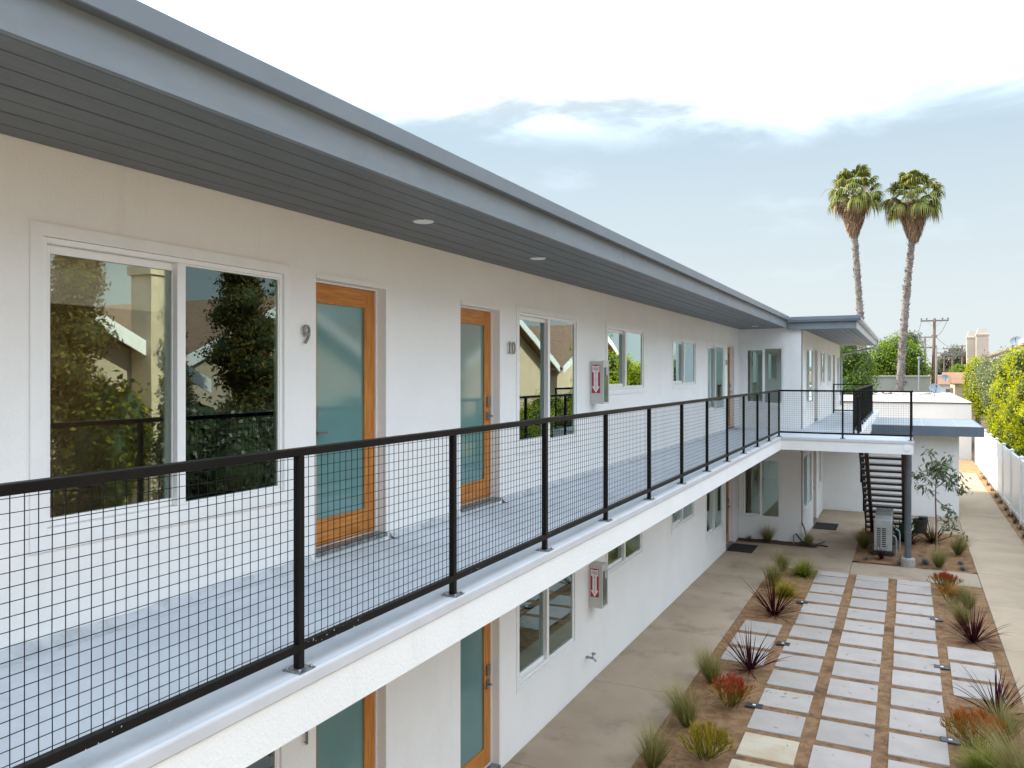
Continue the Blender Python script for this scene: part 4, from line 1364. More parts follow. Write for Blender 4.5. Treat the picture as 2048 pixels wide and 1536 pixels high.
# olive grey shrub and others further on
rs_ = np.random.RandomState(31)
tree('olive_shrub', (5.6, 59, 0), 2.0, 0.2, rand_blobs(rs_, (5.6, 57, 3.0), (2.0, 5.2, 2.7), 24), 30000, 0.12, M['olive'], 'grey-green feathery shrub between the yellow hedge and the chimneys', 'shrub', seed=32)
rs_ = np.random.RandomState(33)
tree('olive_shrub', (4.9, 72, 0), 2.0, 0.2, rand_blobs(rs_, (5.2, 74, 3.0), (1.6, 5.0, 2.4), 14), 12000, 0.14, M['hedge'], 'light green shrub in front of the low beige house', 'shrub', seed=34)

# background trees
rs_ = np.random.RandomState(41)
tree('round_tree', (-0.9, 97, 0), 4.0, 0.35, rand_blobs(rs_, (-0.9, 97, 5.3), (3.3, 3.3, 3.2), 26), 30000, 0.20, M['green'], 'broad round green tree behind the right palm trunk', seed=42)
rs_ = np.random.RandomState(43)
tree('leafy_tree', (-4.6, 62, 0), 2.5, 0.25, rand_blobs(rs_, (-4.2, 62, 3.5), (2.2, 2.4, 3.1), 20), 24000, 0.15, M['dkgreen'], 'dense green tree beside the end of the wing, left of the palms', seed=44)
rs_ = np.random.RandomState(45)
tree('dark_tree', (-1.2, 125, 0), 4, 0.4, rand_blobs(rs_, (-1.0, 125, 6.2), (4.0, 4.0, 3.6), 20), 16000, 0.26, M['farleaf'], 'dark tree showing behind the round green tree', seed=46)
rs_ = np.random.RandomState(47)
tree('far_tree', (10.3, 205, 0), 4, 0.4, rand_blobs(rs_, (10.3, 205, 6.4), (4.2, 4.2, 4.0), 16), 9000, 0.4, M['farleaf'], 'dusty dark tree far off among the utility poles', seed=48)
rs_ = np.random.RandomState(49)
tree('far_tree', (6.2, 215, 0), 4, 0.4, rand_blobs(rs_, (6.0, 215, 3.6), (4.6, 4.2, 3.0), 16), 8000, 0.4, M['farleaf'], 'low grey-brown tree far off, left of the taller far tree', seed=50)
rs_ = np.random.RandomState(51)
tree('far_tree', (7.5, 150, 0), 3, 0.3, rand_blobs(rs_, (7.4, 150, 3.3), (2.0, 2.0, 2.6), 12), 7000, 0.25, M['green'], 'small green tree below the distant pole crossarms', seed=52)
# more distant green along the skyline
far = [(-14, 190, 7.5), (-6, 230, 7.0), (18, 240, 6.5), (30, 260, 7.5), (-30, 240, 8), (45, 280, 8), (2.5, 290, 5.6), (-1, 250, 5.5)]
for i, (x, y, h) in enumerate(far):
    rs_ = np.random.RandomState(300 + i)
    tree('skyline_tree', (x, y, 0), 3, 0.4, rand_blobs(rs_, (x, y, h * 0.55), (h * 0.75, h * 0.7, h * 0.45), 14), 3500, 0.55, M['farleaf'],
         'hazy far tree on the skyline, ' + ['behind the dark tree left of the palms', 'hidden behind the round green tree', 'right of the distant poles', 'far right beyond the hedge', 'far left behind the white building', 'farthest right of the skyline', 'centred behind the farthest pole', 'just left of the reddish pole'][i], 'tree', 'far skyline trees', 320 + i, limbs=2)


# --- palms
def palm(base, top, lean, r0, seed, label):
    rs_ = np.random.RandomState(seed)
    base, top = Vector(base), Vector(top)
    t = empty('fan_palm', base, label, 'palm tree', 'tall fan palms')
    n = 150
    mbv, mbf = [], []
    seg = 14
    for k in range(n + 1):
        s = k / n
        c = base.lerp(top, s) + Vector((lean * math.sin(s * math.pi) * 0.5, 0, 0))
        r = r0 * (1.22 - 0.38 * s) * (1 + 0.10 * ((k % 2) * 2 - 1))
        if s < 0.06: r *= 1.2
        for j in range(seg):
            a = 2 * math.pi * j / seg
            q = r * (1 + rs_.uniform(-0.16, 0.16))
            mbv.append((c.x + q * math.cos(a), c.y + q * math.sin(a), c.z + rs_.uniform(-0.03, 0.03)))
    for k in range(n):
        for j in range(seg):
            j2 = (j + 1) % seg
            mbf.append((k * seg + j, k * seg + j2, (k + 1) * seg + j2, (k + 1) * seg + j))
    me = mesh_np('trunk', np.array(mbv) - np.array(base), mbf, [M['palmbark']])
    obj_from_mesh('trunk', me, base, t)
    # leaf bases standing off the trunk
    mb = MB()
    for k in range(260):
        s = rs_.uniform(0.02, 0.98)
        c = base.lerp(top, s) + Vector((lean * math.sin(s * math.pi) * 0.5, 0, 0))
        a = rs_.uniform(0, 6.28)
        r = r0 * (1.2 - 0.38 * s)
        p = c + Vector((math.cos(a), math.sin(a), 0)) * r * 0.9
        q = p + Vector((math.cos(a) * 0.12, math.sin(a) * 0.12, 0.16)) * rs_.uniform(0.5, 1.5)
        mb.tube([p, q], [0.05, 0.012], 4)
    mb.build('boot', M['palmbark'], t)['kind'] = 'stuff'

    def fan(c, az, el_, stem, rad, droop, nseg, spread, V, F, rs_):
        d = np.array([math.cos(az) * math.cos(el_), math.sin(az) * math.cos(el_), math.sin(el_)])
        side = np.array([-math.sin(az), math.cos(az), 0.0])
        up = np.cross(d, side)
        up = up if up[2] > 0 else -up
        hub = np.array(c) + d * stem + np.array([0, 0, -0.12 * stem * stem * (1 - el_ / 1.6)])
        i0 = len(V)
        w = 0.03
        s_ = np.array(c)
        V += [s_ - side * w, s_ + side * w, hub + side * w, hub - side * w]
        F.append((i0, i0 + 1, i0 + 2, i0 + 3))
        for k in range(nseg):
            a = (k / (nseg - 1) - 0.5) * spread
            dd = d * math.cos(a) + side * math.sin(a)
            ln = rad * (1 - 0.28 * abs(a) / (spread / 2)) * rs_.uniform(0.88, 1.08)
            px_ = np.cross(dd, up)
            wl = 0.085 * rad
            p0 = hub
            p1 = hub + dd * ln * 0.55 + up * 0.05 * ln
            p2 = hub + dd * ln * 0.88 - np.array([0, 0, droop * ln * 0.28])
            p3 = hub + dd * ln * 0.98 - np.array([0, 0, droop * ln * 0.75])
            i = len(V)
            V += [p0 - px_ * wl * 0.25, p0 + px_ * wl * 0.25, p1 + px_ * wl, p1 - px_ * wl, p2 + px_ * wl * 0.45, p2 - px_ * wl * 0.45, p3, p3]
            F.append((i, i + 1, i + 2, i + 3)); F.append((i + 3, i + 2, i + 4, i + 5)); F.append((i + 5, i + 4, i + 6, i + 7))
    V, F = [], []
    for k in range(40):
        az = k * 2.39996 + rs_.uniform(-.3, .3)
        s = k / 39
        el_ = 1.3 - 1.4 * s + rs_.uniform(-.15, .15)
        fan((top.x, top.y, top.z + 2.3 - 0.7 * s), az, el_, rs_.uniform(1.1, 1.75), rs_.uniform(0.95, 1.3), 0.6 + 0.9 * s, 19, 2.7, V, F, rs_)
    cr_ = obj_from_mesh('crown', mesh_np('crown', np.array(V) - np.array(base), F, [M['palmgreen']]), base, t)
    V, F = [], []
    for k in range(1300):
        az = rs_.uniform(0, 6.28)
        q = rs_.rand() ** 0.8
        z0 = top.z + 1.75 - 2.7 * q
        r_ = (1.2 - 0.82 * q ** 1.2) * rs_.uniform(0.8, 1.06)
        ln = rs_.uniform(0.5, 1.0) * (1 - 0.3 * q)
        dv = np.array([math.cos(az), math.sin(az), 0])
        sd = np.array([-math.sin(az), math.cos(az), 0]) * rs_.uniform(0.02, 0.06)
        p0 = np.array([top.x, top.y, z0]) + dv * r_ * 0.8
        p1 = np.array([top.x, top.y, z0 - ln * 0.45]) + dv * r_ + sd * rs_.uniform(-2, 2)
        p2 = np.array([top.x, top.y, z0 - ln]) + dv * r_ * rs_.uniform(0.72, 0.98) + sd * rs_.uniform(-3, 3)
        i = len(V)
        V += [p0 - sd, p0 + sd, p1 + sd * 0.9, p1 - sd * 0.9, p2 + sd * 0.25, p2 - sd * 0.25]
        F.append((i, i + 1, i + 2, i + 3)); F.append((i + 3, i + 2, i + 4, i + 5))
    for k in range(18):
        az = rs_.uniform(0, 6.28)
        fan((top.x, top.y, top.z + 2.0), az, rs_.uniform(-0.4, 0.4), rs_.uniform(1.0, 1.4), 0.9, 2.0, 9, 1.2, V, F, rs_)
    obj_from_mesh('dead_skirt', mesh_np('dead_skirt', np.array(V) - np.array(base), F, [M['palmdead']]), base, t)
    # flower stalks
    mb = MB()
    for k in range(4):
        az = rs_.uniform(0, 6.28)
        p0 = Vector((top.x, top.y, top.z + 2.0))
        d = Vector((math.cos(az), math.sin(az), 0))
        mb.tube([p0, p0 + d * 1.2 + Vector((0, 0, 0.9)), p0 + d * 2.3 + Vector((0, 0, 0.9)), p0 + d * 2.9 + Vector((0, 0, 0.3))], [0.03, 0.025, 0.015, 0.006], 4)
    mb.build('flower_stalk', M['palmdead'], t)
    return t


palm((-2.7, 72.3, 0), (-4.02, 71.7, 17.1), -0.25, 0.25, 1, 'tall fan palm on the left with a slightly curved trunk')
palm((-0.72, 72.3, 0), (0.42, 72.8, 16.5), -0.3, 0.27, 2, 'tall fan palm on the right leaning to the right')


# --- utility poles
def pole(x, y, h, r, arms, label, mat='polewood', kx=0.0):
    t = empty('utility_pole', (x, y, 0), label, 'utility pole', 'utility poles down the alley')
    top = (x + kx, y, h)
    MB().tube([(x, y, -0.1), top], [r * 1.25, r * 0.8], 9).build('pole', M[mat], t, smooth=True)
    for (dz, w, off) in arms:
        z = h - dz
        ar = MB().box(x + kx + off - w / 2, x + kx + off + w / 2, y - 0.07, y + 0.05, z - 0.08, z + 0.08).build('crossarm', M['polegrey'], t)
        br = MB()
        for s in (-1, 1):
            br.bar((x + kx + off + s * w * 0.28, y - 0.09, z - 0.04), (x + kx, y - 0.09, z - 0.75), 0.05, 0.02)
        br.build('brace', M['polegrey'], t)
        for s in (-0.47, -0.28, 0.28, 0.47):
            MB().lathe((x + kx + off + s * w, y, z + 0.06), [(0.03, 0), (0.03, 0.08), (0.09, 0.1), (0.09, 0.2), (0.04, 0.25)], 8).build('insulator', M['insul'], ar)
    return t


pole(2.35, 97.3, 10.35, 0.17, [(0.25, 2.7, 0.0)], 'nearest reddish utility pole with one crossarm and end insulators', kx=0.22)
pole(2.2, 129.5, 9.8, 0.17, [(0.15, 2.9, 0.1), (1.65, 2.4, 0.3)], 'second utility pole with two crossarms, left of the reddish pole', 'polegrey')
pole(3.1, 110.0, 7.4, 0.12, [], 'short bare grey pole just right of the reddish pole', 'polegrey')
pole(7.5, 171.0, 9.3, 0.17, [(0.2, 3.2, 0), (1.4, 2.8, 0.1)], 'distant utility pole with two crossarms near the small green tree')
pole(8.6, 162.0, 9.5, 0.17, [(0.2, 2.8, 0), (1.4, 2.8, 0)], 'distant utility pole with two crossarms beside the far dark tree')
pole(6.9, 193.0, 9.0, 0.17, [(0.2, 2.6, 0), (1.3, 2.6, 0)], 'small far utility pole between the grey pole and the far tree', 'polewood')
pole(7.0, 230.0, 8.9, 0.17, [(0.2, 2.6, 0), (1.5, 3.0, 0)], 'smallest and farthest utility pole in the row', 'polewood')
# wires between the poles
def sag(p, q, s, n=10):
    p, q = Vector(p), Vector(q)
    return [tuple(p.lerp(q, k / n) - Vector((0, 0, s * 4 * (k / n) * (1 - k / n)))) for k in range(n + 1)]


for k, dx in enumerate((-1.25, 1.25)):
    MB().tube(sag((2.57 + dx, 97.3, 10.2), (2.2 + dx, 129.5, 9.75), 0.5), 0.022, 4).build('power_line', M['dark'], label='thin %s overhead wire between the two nearest utility poles' % ('left' if k == 0 else 'right'), cat='wire', group='overhead wires')
    MB().tube(sag((2.3 + dx, 129.5, 9.75), (7.5 + dx, 171, 9.2), 0.7), 0.026, 4).build('power_line', M['dark'], label='thin %s overhead wire running on to the distant poles' % ('left' if k == 0 else 'right'), cat='wire', group='overhead wires')

# --- buildings behind the rear garage
sg = empty('sage_building', (-1, 82, 0), 'low grey-green flat building behind the palm trunks', 'building')
box('wall', M['sage'], sg, -5.2, 1.75, 78.5, 90, -0.05, 4.05)
box('roof', M['sage'], sg, -5.3, 1.85, 78.4, 90.1, 4.051, 4.18)
MB().tube([(0.85, 77.9, 2.9), (0.85, 77.9, 5.6)], 0.07, 8).lathe((0.85, 77.9, 5.6), [(0.07, 0), (0.13, 0.05), (0.13, 0.2), (0.05, 0.26)], 10).build('vent_pipe', M['dish'], sg)
MB().box(-0.9, -0.1, 78.2, 78.39, 3.6, 3.7).build('wall_vent', M['dark'], sg)


def dish(x, y, z, r, label, az=0.3):
    t = empty('satellite_dish', (x, y, z), label, 'satellite dish', 'satellite dishes on the rear roofs')
    V, F = [], []
    n, m = 20, 5
    ax = Vector((math.sin(az), -math.cos(az), 0.55)).normalized()
    u = ax.cross(Vector((0, 0, 1))).normalized()
    v = u.cross(ax).normalized()
    c = Vector((x, y, z + 0.52))
    for a in range(m + 1):
        q = a / m
        for b in range(n):
            tt = 2 * math.pi * b / n
            p = c + (u * math.cos(tt) + v * math.sin(tt) * 0.85) * r * q + ax * (0.28 * r * q * q)
            V.append(tuple(p))
    for a in range(m):
        for b in range(n):
            b2 = (b + 1) % n
            F.append((a * n + b, a * n + b2, (a + 1) * n + b2, (a + 1) * n + b))
    mb = MB(); mb.v = V; mb.f = F
    mb.build('reflector', M['dish'], t, smooth=True)
    MB().tube([(x, y, z), (x, y, z + 0.3), tuple(c)], 0.03, 6).build('mast', M['galv'], t)
    MB().bar(tuple(c - v * r * 0.8), tuple(c + ax * r * 0.9), 0.03).bar(tuple(c + ax * r * 0.85), tuple(c + ax * r * 1.0), 0.09).build('feed_arm', M['dark'], t)


dish(1.50, 56.6, 2.9, 0.37, 'pale satellite dish on the rear garage roof, nearest the pole')
bh = empty('beige_house', (6, 72, 0), 'beige house with twin pale chimneys rising over the hedge', 'house')
box('wall', M['beige'], bh, 3.5, 12, 76.0, 84, -0.05, 3.6)
MB().prism([(75.6, 3.55), (84.4, 3.55), (80, 4.4)], 'X', 3.3, 12.4).build('roof', M['shingle'], bh)
box('wall', M['beige'], bh, 8.6, 20, 92, 105, -0.05, 6.0)
MB().prism([(7.4, 5.9), (21, 11.2), (21, 11.4), (7.2, 6.1)], 'Y', 91.5, 105.5).build('roof', M['shingle'], bh)
for (x, y, z) in ((7.0, 97.3, 9.15), (6.25, 99.4, 8.95)):
    c = MB().box(x - 0.55, x + 0.55, y - 0.5, y + 0.5, 3.0, z - 0.8)
    ch = c.build('chimney', M['chimpale'], bh)
    MB().box(x - 0.62, x + 0.62, y - 0.57, y + 0.57, z - 0.799, z - 0.56).build('collar', M['chimpale'], ch, bevel=0.04)
    a0, a1, b0, b1 = x - 0.55, x + 0.55, y - 0.5, y + 0.5
    c0, c1, d0, d1 = x - 0.38, x + 0.38, y - 0.35, y + 0.35
    tp = MB()
    tp.v = [(a0, b0, z - .56), (a1, b0, z - .56), (a1, b1, z - .56), (a0, b1, z - .56), (c0, d0, z), (c1, d0, z), (c1, d1, z), (c0, d1, z)]
    tp.f = [(0, 1, 5, 4), (1, 2, 6, 5), (2, 3, 7, 6), (3, 0, 4, 7), (4, 5, 6, 7)]
    tp.build('cap', M['chimpale'], ch)
box('chimney', M['chimpale'], bh, 10.75, 11.9, 96.0, 97.2, 3.0, 9.6)
dish(9.65, 92.6, 7.0, 0.62, 'large pale satellite dish on the sloping beige roof', -0.4)
for i, (x, y, w, z, m) in enumerate(((5.0, 118, 6, 3.0, 'wallw'), (8.5, 135, 7, 3.6, 'beige'), (3.0, 150, 6, 3.2, 'wallw'), (-8, 140, 9, 3.4, 'beigegrey'), (14, 180, 10, 4.0, 'beige'))):
    h = empty('far_house', (x, y, 0), ['white low shed far behind the reddish pole', 'beige far house with a brown roof beyond the hedge', 'white far garage below the distant poles',
                                      'taupe far house hidden behind the green trees', 'beige house at the far right end of the alley'][i], 'house')
    box('wall', M[m], h, x - w / 2, x + w / 2, y, y + 8, -0.05, z)
    MB().prism([(y - 0.4, z), (y + 8.4, z), (y + 4, z + 1.0)], 'X', x - w / 2 - 0.3, x + w / 2 + 0.3).build('roof', M['shingle'], h)
    box('window', M['cabglass'], h, x - 0.6, x + 0.6, y - 0.03, y - 0.001, z - 1.6, z - 0.6)
dish(4.3, 117.0, 3.3, 0.5, 'left one of two dishes beyond the garage roof', 0.2)
dish(6.6, 117.2, 3.1, 0.5, 'right one of two dishes beyond the garage roof', 0.5)

# --- houses, cypresses and shrubs across the side boundary (seen in the window glass)
def side_house(y0, y1, x0, depth, zw, zr, label, wall, chim=None):
    h = empty('neighbour_house', (x0, (y0 + y1) / 2, 0), label, 'house', 'neighbouring houses beyond the hedge')
    ym = (y0 + y1) / 2
    mb = MB().prism([(y0, -0.05), (y1, -0.05), (y1, zw), (ym, zr - 0.12), (y0, zw)], 'X', x0, x0 + depth)
    mb.build('wall', M[wall], h)
    k = (zr - zw) / (ym - y0)
    ov = 0.5
    for s, ye in ((1, y0), (-1, y1)):
        ee = ye - s * ov
        ze = zw - k * ov
        MB().prism([(ee, ze), (ym, zr), (ym, zr + 0.14), (ee, ze + 0.14)], 'X', x0 - 0.55, x0 + depth + 0.5).build('roof', M['shingle'], h)
        MB().prism([(ee, ze - 0.22), (ym, zr - 0.22), (ym, zr + 0.145), (ee, ze + 0.145)], 'X', x0 - 0.60, x0 - 0.551).build('bargeboard', M['trim'], h)
    for yy in (y0 + (y1 - y0) * 0.28, y0 + (y1 - y0) * 0.68):
        w = frame_box(MB(), 'X', x0, yy - 0.7, yy + 0.7, 1.0, 2.2, 0.09, 0.0, 0.05)
        mb2 = MB().box(x0 - 0.04, x0 - 0.001, yy - 0.7, yy + 0.7, 1.0, 2.2)
        wo_ = mb2.build('window', M['trim'], h)
        MB().box(x0 - 0.05, x0 - 0.041, yy - 0.6, yy + 0.6, 1.1, 2.1).build('pane', M['cabglass'], wo_)
    MB().box(x0 - 0.06, x0 - 0.002, ym - 0.45, ym + 0.45, zr - 1.25, zr - 0.75).build('gable_vent', M['trim'], h)
    if chim:
        yc, zt = chim
        cc = MB().box(x0 - 0.75, x0 - 0.06, yc - 0.38, yc + 0.38, -0.05, zt).build('chimney', M['chimbrick'], h)
        MB().box(x0 - 0.82, x0 + 0.01, yc - 0.45, yc + 0.45, zt + 0.001, zt + 0.22).build('cap', M['chimbrick'], cc)
    return h


side_house(7.5, 14.8, 9.0, 9, 4.3, 6.1, 'taupe house with a brown gable roof and tall chimney beyond the side boundary', 'beigegrey', (13.75, 6.75))
side_house(16.0, 26.0, 11.0, 9, 4.6, 6.9, 'second taupe gabled house beyond the side boundary', 'beigegrey')
side_house(30.5, 39.5, 9.5, 9, 4.9, 7.1, 'third gabled house, tan walls, beyond the side boundary', 'beige')
side_house(41.0, 52.0, 9.5, 9, 4.8, 7.3, 'fourth gabled house, tan walls, farther along the side boundary', 'beige')
side_house(-8.0, 4.5, 9.5, 9, 4.6, 7.0, 'gabled tan house behind the camera side of the boundary', 'beige')
for i, (x, y, h, r) in enumerate(((6.4, 10.0, 9.5, 0.75), (6.5, 14.6, 9.0, 1.0), (6.8, 12.85, 5.6, 0.36), (6.3, 5.0, 9.0, 0.9), (8.4, 27.0, 9.0, 0.9))):
    rs_ = np.random.RandomState(60 + i)
    bl = []
    for k in range(26):
        s = (k + 0.5) / 26
        rr_ = r * math.sin(math.pi * (0.12 + 0.86 * s) ** 0.75) ** 0.8
        a = rs_.uniform(0, 6.28)
        bl.append((x + math.cos(a) * rr_ * 0.35, y + math.sin(a) * rr_ * 0.35, 1.0 + s * (h - 1.0), rr_ * 0.72 + .05, rr_ * 0.72 + .05, h * 0.055))
    tree('cypress_tree', (x, y, 0), 2.2, 0.16, bl, 22000 if r > 0.5 else 8000, 0.075, M['cypress'],
         ['tall dark cypress nearest the chimney house', 'broad dark cypress beside the chimney', 'slim young cypress between the two dark ones', 'tall cypress behind the camera side', 'tall cypress farther along the side boundary'][i],
         'tree', 'cypress trees beyond the fence', 70 + i, limbs=3, aspect=3.0)
for i, (x, y, h) in enumerate(((14, 60, 10), (22, 33, 11), (24, 44, 11.5), (26, 20, 9))):
    rs_ = np.random.RandomState(90 + i)
    tree('distant_conifer', (x, y, 0), 3, 0.25, [(x, y, 1.5 + k * (h - 1.5) / 9, 1.6 * (1 - k / 10) + .3, 1.6 * (1 - k / 10) + .3, h * 0.09) for k in range(10)], 6000, 0.25, M['dkgreen'],
         'conifer behind the neighbouring roofs, ' + ['beyond the far end of the hedge', 'behind the third gabled house', 'behind the fourth gabled house', 'behind the second taupe house'][i], 'tree', 'conifers behind the neighbouring roofs', 95 + i, limbs=2)
rs_ = np.random.RandomState(81)
tree('broadleaf_shrub', (5.6, 10.35, 0), 1.2, 0.08, rand_blobs(rs_, (5.6, 10.35, 3.1), (0.7, 0.75, 1.5), 14), 4200, 0.13, M['vine'], 'broad-leaved shrub with yellow leaves beyond the fence', 'shrub', seed=82)


# ------------------------------------------------------------------ bed plants
def blades(rs_, n, length, width, spread, droop, c0, c1, c2, segs=5, jitter=0.25, base_r=0.03, up=0.9, flatw=True):
    """Curved tapering blades from one crown; colour runs from root to tip."""
    V, F, Cc = [], [], []
    for k in range(n):
        az = rs_.uniform(0, 2 * math.pi)
        el_ = up - spread * rs_.rand() ** 0.8
        ln = length * rs_.uniform(1 - jitter, 1 + jitter * 0.6)
        d = np.array([math.cos(az) * math.cos(el_), math.sin(az) * math.cos(el_), math.sin(el_)])
        side = np.array([-math.sin(az), math.cos(az), 0])
        tw = rs_.uniform(-0.7, 0.7)
        p = np.array([math.cos(az), math.sin(az), 0]) * base_r * rs_.rand()
        w0 = width * rs_.uniform(0.7, 1.2)
        dr = droop * rs_.uniform(0.4, 1.5)
        i0 = len(V)
        cj = rs_.uniform(0.75, 1.2)
        for s in range(segs + 1):
            t = s / segs
            wv = w0 * (0.55 + 1.2 * t) if t < 0.35 else w0 * (1.0 - (t - 0.35) / 0.65) * 0.97 + 0.0006
            sd = side * math.cos(tw * t) + np.array([0, 0, 1]) * math.sin(tw * t)
            V.append(p - sd * wv * 0.5)
            V.append(p + sd * wv * 0.5)
            cc = (np.array(c0) * (1 - t * 2) + np.array(c1) * t * 2) if t < 0.5 else (np.array(c1) * (2 - 2 * t) + np.array(c2) * (2 * t - 1))
            Cc += [cc * cj, cc * cj]
            dd = d + np.array([0, 0, -dr * t * t])
            dd /= np.linalg.norm(dd)
            p = p + dd * ln / segs
        for s in range(segs):
            a = i0 + 2 * s
            F.append((a, a + 1, a + 3, a + 2))
    return V, F, Cc


def merge(*parts):
    V, F, Cc = [], [], []
    for v, f, c in parts:
        o_ = len(V)
        V += list(v); Cc += list(c)
        F += [tuple(i + o_ for i in q) for q in f]
    return V, F, Cc


def plant_mesh(name, part):
    V, F, Cc = part
    V = np.array(V)
    V[:, 2] = np.maximum(V[:, 2], 0.004 + 0.02 * (V[:, 2] < 0.004))
    return mesh_np(name, V, F, [M['blade']], np.array(Cc))


def cordyline(seed, n=60, ln=0.72):
    rs_ = np.random.RandomState(seed)
    a = blades(rs_, n, ln, 0.026, 1.15, 0.55, (0.028, 0.007, 0.009), (0.048, 0.009, 0.012), (0.075, 0.018, 0.02), 7, 0.3, 0.05, 1.5)
    b = blades(rs_, 10, ln * 0.7, 0.022, 0.45, 1.2, (0.05, 0.02, 0.02), (0.12, 0.04, 0.035), (0.16, 0.07, 0.05), 7, 0.3, 0.05, 0.45)
    return plant_mesh('cordyline', merge(a, b))


def stipa(seed, n=420, ln=0.62, lean=0.0):
    rs_ = np.random.RandomState(seed)
    a = blades(rs_, n, ln, 0.0058, 0.62, 0.55, (0.095, 0.115, 0.02), (0.19, 0.20, 0.05), (0.46, 0.36, 0.17), 6, 0.35, 0.07, 1.56)
    b = blades(rs_, n // 4, ln * 1.15, 0.0042, 0.75, 1.1, (0.14, 0.13, 0.03), (0.33, 0.27, 0.12), (0.56, 0.44, 0.24), 6, 0.3, 0.05, 1.5)
    V, F, Cc = merge(a, b)
    V = np.array(V)
    V[:, 0] += lean * V[:, 2] ** 1.6
    return plant_mesh('feather_grass', (V, F, Cc))


def firestick(seed, tip=(0.55, 0.085, 0.03), mid=(0.33, 0.23, 0.03), root=(0.10, 0.12, 0.015), h=0.42, n=120):
    rs_ = np.random.RandomState(seed)
    V, F, Cc = [], [], []

    def stick(p, d, ln, r, depth):
        d = d / np.linalg.norm(d)
        q = p + d * ln
        s_ = np.cross(d, [0.3, 0.5, 0.8]); s_ /= np.linalg.norm(s_)
        t_ = np.cross(d, s_)
        i = len(V)
        for c in (p, q):
            z = min(1.0, max(0.0, c[2] / h))
            z = min(1.0, max(0.0, (z - 0.1) / 0.8 + rs_.uniform(-.12, .12)))
            cc = np.array(root) * (1 - 2 * z) + np.array(mid) * 2 * z if z < 0.5 else np.array(mid) * (2 - 2 * z) + np.array(tip) * (2 * z - 1)
            for k in range(3):
                a = 2.094 * k
                V.append(c + (s_ * math.cos(a) + t_ * math.sin(a)) * r)
                Cc.append(cc)
        for k in range(3):
            k2 = (k + 1) % 3
            F.append((i + k, i + k2, i + 3 + k2, i + 3 + k))
        if depth > 0:
            for b in range(rs_.randint(2, 4)):
                nd = d + rs_.randn(3) * 0.42 + np.array([0, 0, 0.35])
                stick(q, nd, ln * rs_.uniform(0.6, 0.85), r * 0.85, depth - 1)
    for k in range(n // 3):
        az = rs_.uniform(0, 6.28)
        el_ = rs_.uniform(0.75, 1.5)
        stick(np.array([math.cos(az), math.sin(az), 0]) * rs_.uniform(0, 0.09), np.array([math.cos(az) * math.cos(el_), math.sin(az) * math.cos(el_), math.sin(el_)]), h * 0.34, 0.0048, 3)
    return plant_mesh('firestick', (V, F, Cc))


def sedge(seed, ln=0.42, n=420, c=((0.08, 0.13, 0.012), (0.19, 0.24, 0.025), (0.42, 0.38, 0.10))):
    rs_ = np.random.RandomState(seed)
    return plant_mesh('sedge', merge(blades(rs_, n, ln, 0.0095, 1.35, 0.9, *c, 6, 0.3, 0.09, 1.5)))


def tuft(seed, c, ln=0.13, n=90):
    rs_ = np.random.RandomState(seed)
    return plant_mesh('tuft', blades(rs_, n, ln, 0.008, 1.3, 0.3, *c, 3, 0.3, 0.03, 1.5))


ME = {'cord': [cordyline(1), cordyline(2, 52), cordyline(3, 66, 0.78)], 'stipa': [stipa(4), stipa(5, 430, 0.64, -0.35), stipa(6, 400, 0.58, 0.3)],
      'red': [firestick(7, (0.50, 0.035, 0.03)), firestick(8, (0.60, 0.15, 0.03))], 'yel': [firestick(9, (0.50, 0.36, 0.04), (0.30, 0.27, 0.02), (0.07, 0.12, 0.01))],
      'sedge': [sedge(10), sedge(12, 0.4, 420, ((0.10, 0.12, 0.01), (0.30, 0.26, 0.015), (0.5, 0.38, 0.04)))],
      'blue': [tuft(13, ((0.05, 0.075, 0.07), (0.09, 0.13, 0.12), (0.16, 0.2, 0.19)))], 'dktuft': [tuft(14, ((0.04, 0.05, 0.035), (0.08, 0.08, 0.06), (0.16, 0.14, 0.1)), 0.16, 70)],
      'pale': [stipa(15, 480, 0.72, -0.5)]}
CAT = {'cord': ('cordyline', 'purple plant'), 'stipa': ('feather_grass', 'ornamental grass'), 'pale': ('feather_grass', 'ornamental grass'), 'red': ('firestick_plant', 'succulent'), 'yel': ('firestick_plant', 'succulent'),
       'sedge': ('sedge_clump', 'ornamental grass'), 'blue': ('small_succulent', 'succulent'), 'dktuft': ('small_tuft', 'small plant')}


def plant(kind, var, x, y, s, rz, label, group=None):
    nm, cat = CAT[kind]
    o = obj_from_mesh(nm, ME[kind][var], (x, y, -0.012))
    o.rotation_euler = (0, 0, rz)
    if kind == 'stipa': s *= 0.86
    if kind == 'cord': s *= 0.92
    o.scale = (s, s, s)
    return tag(o, label, cat, group)


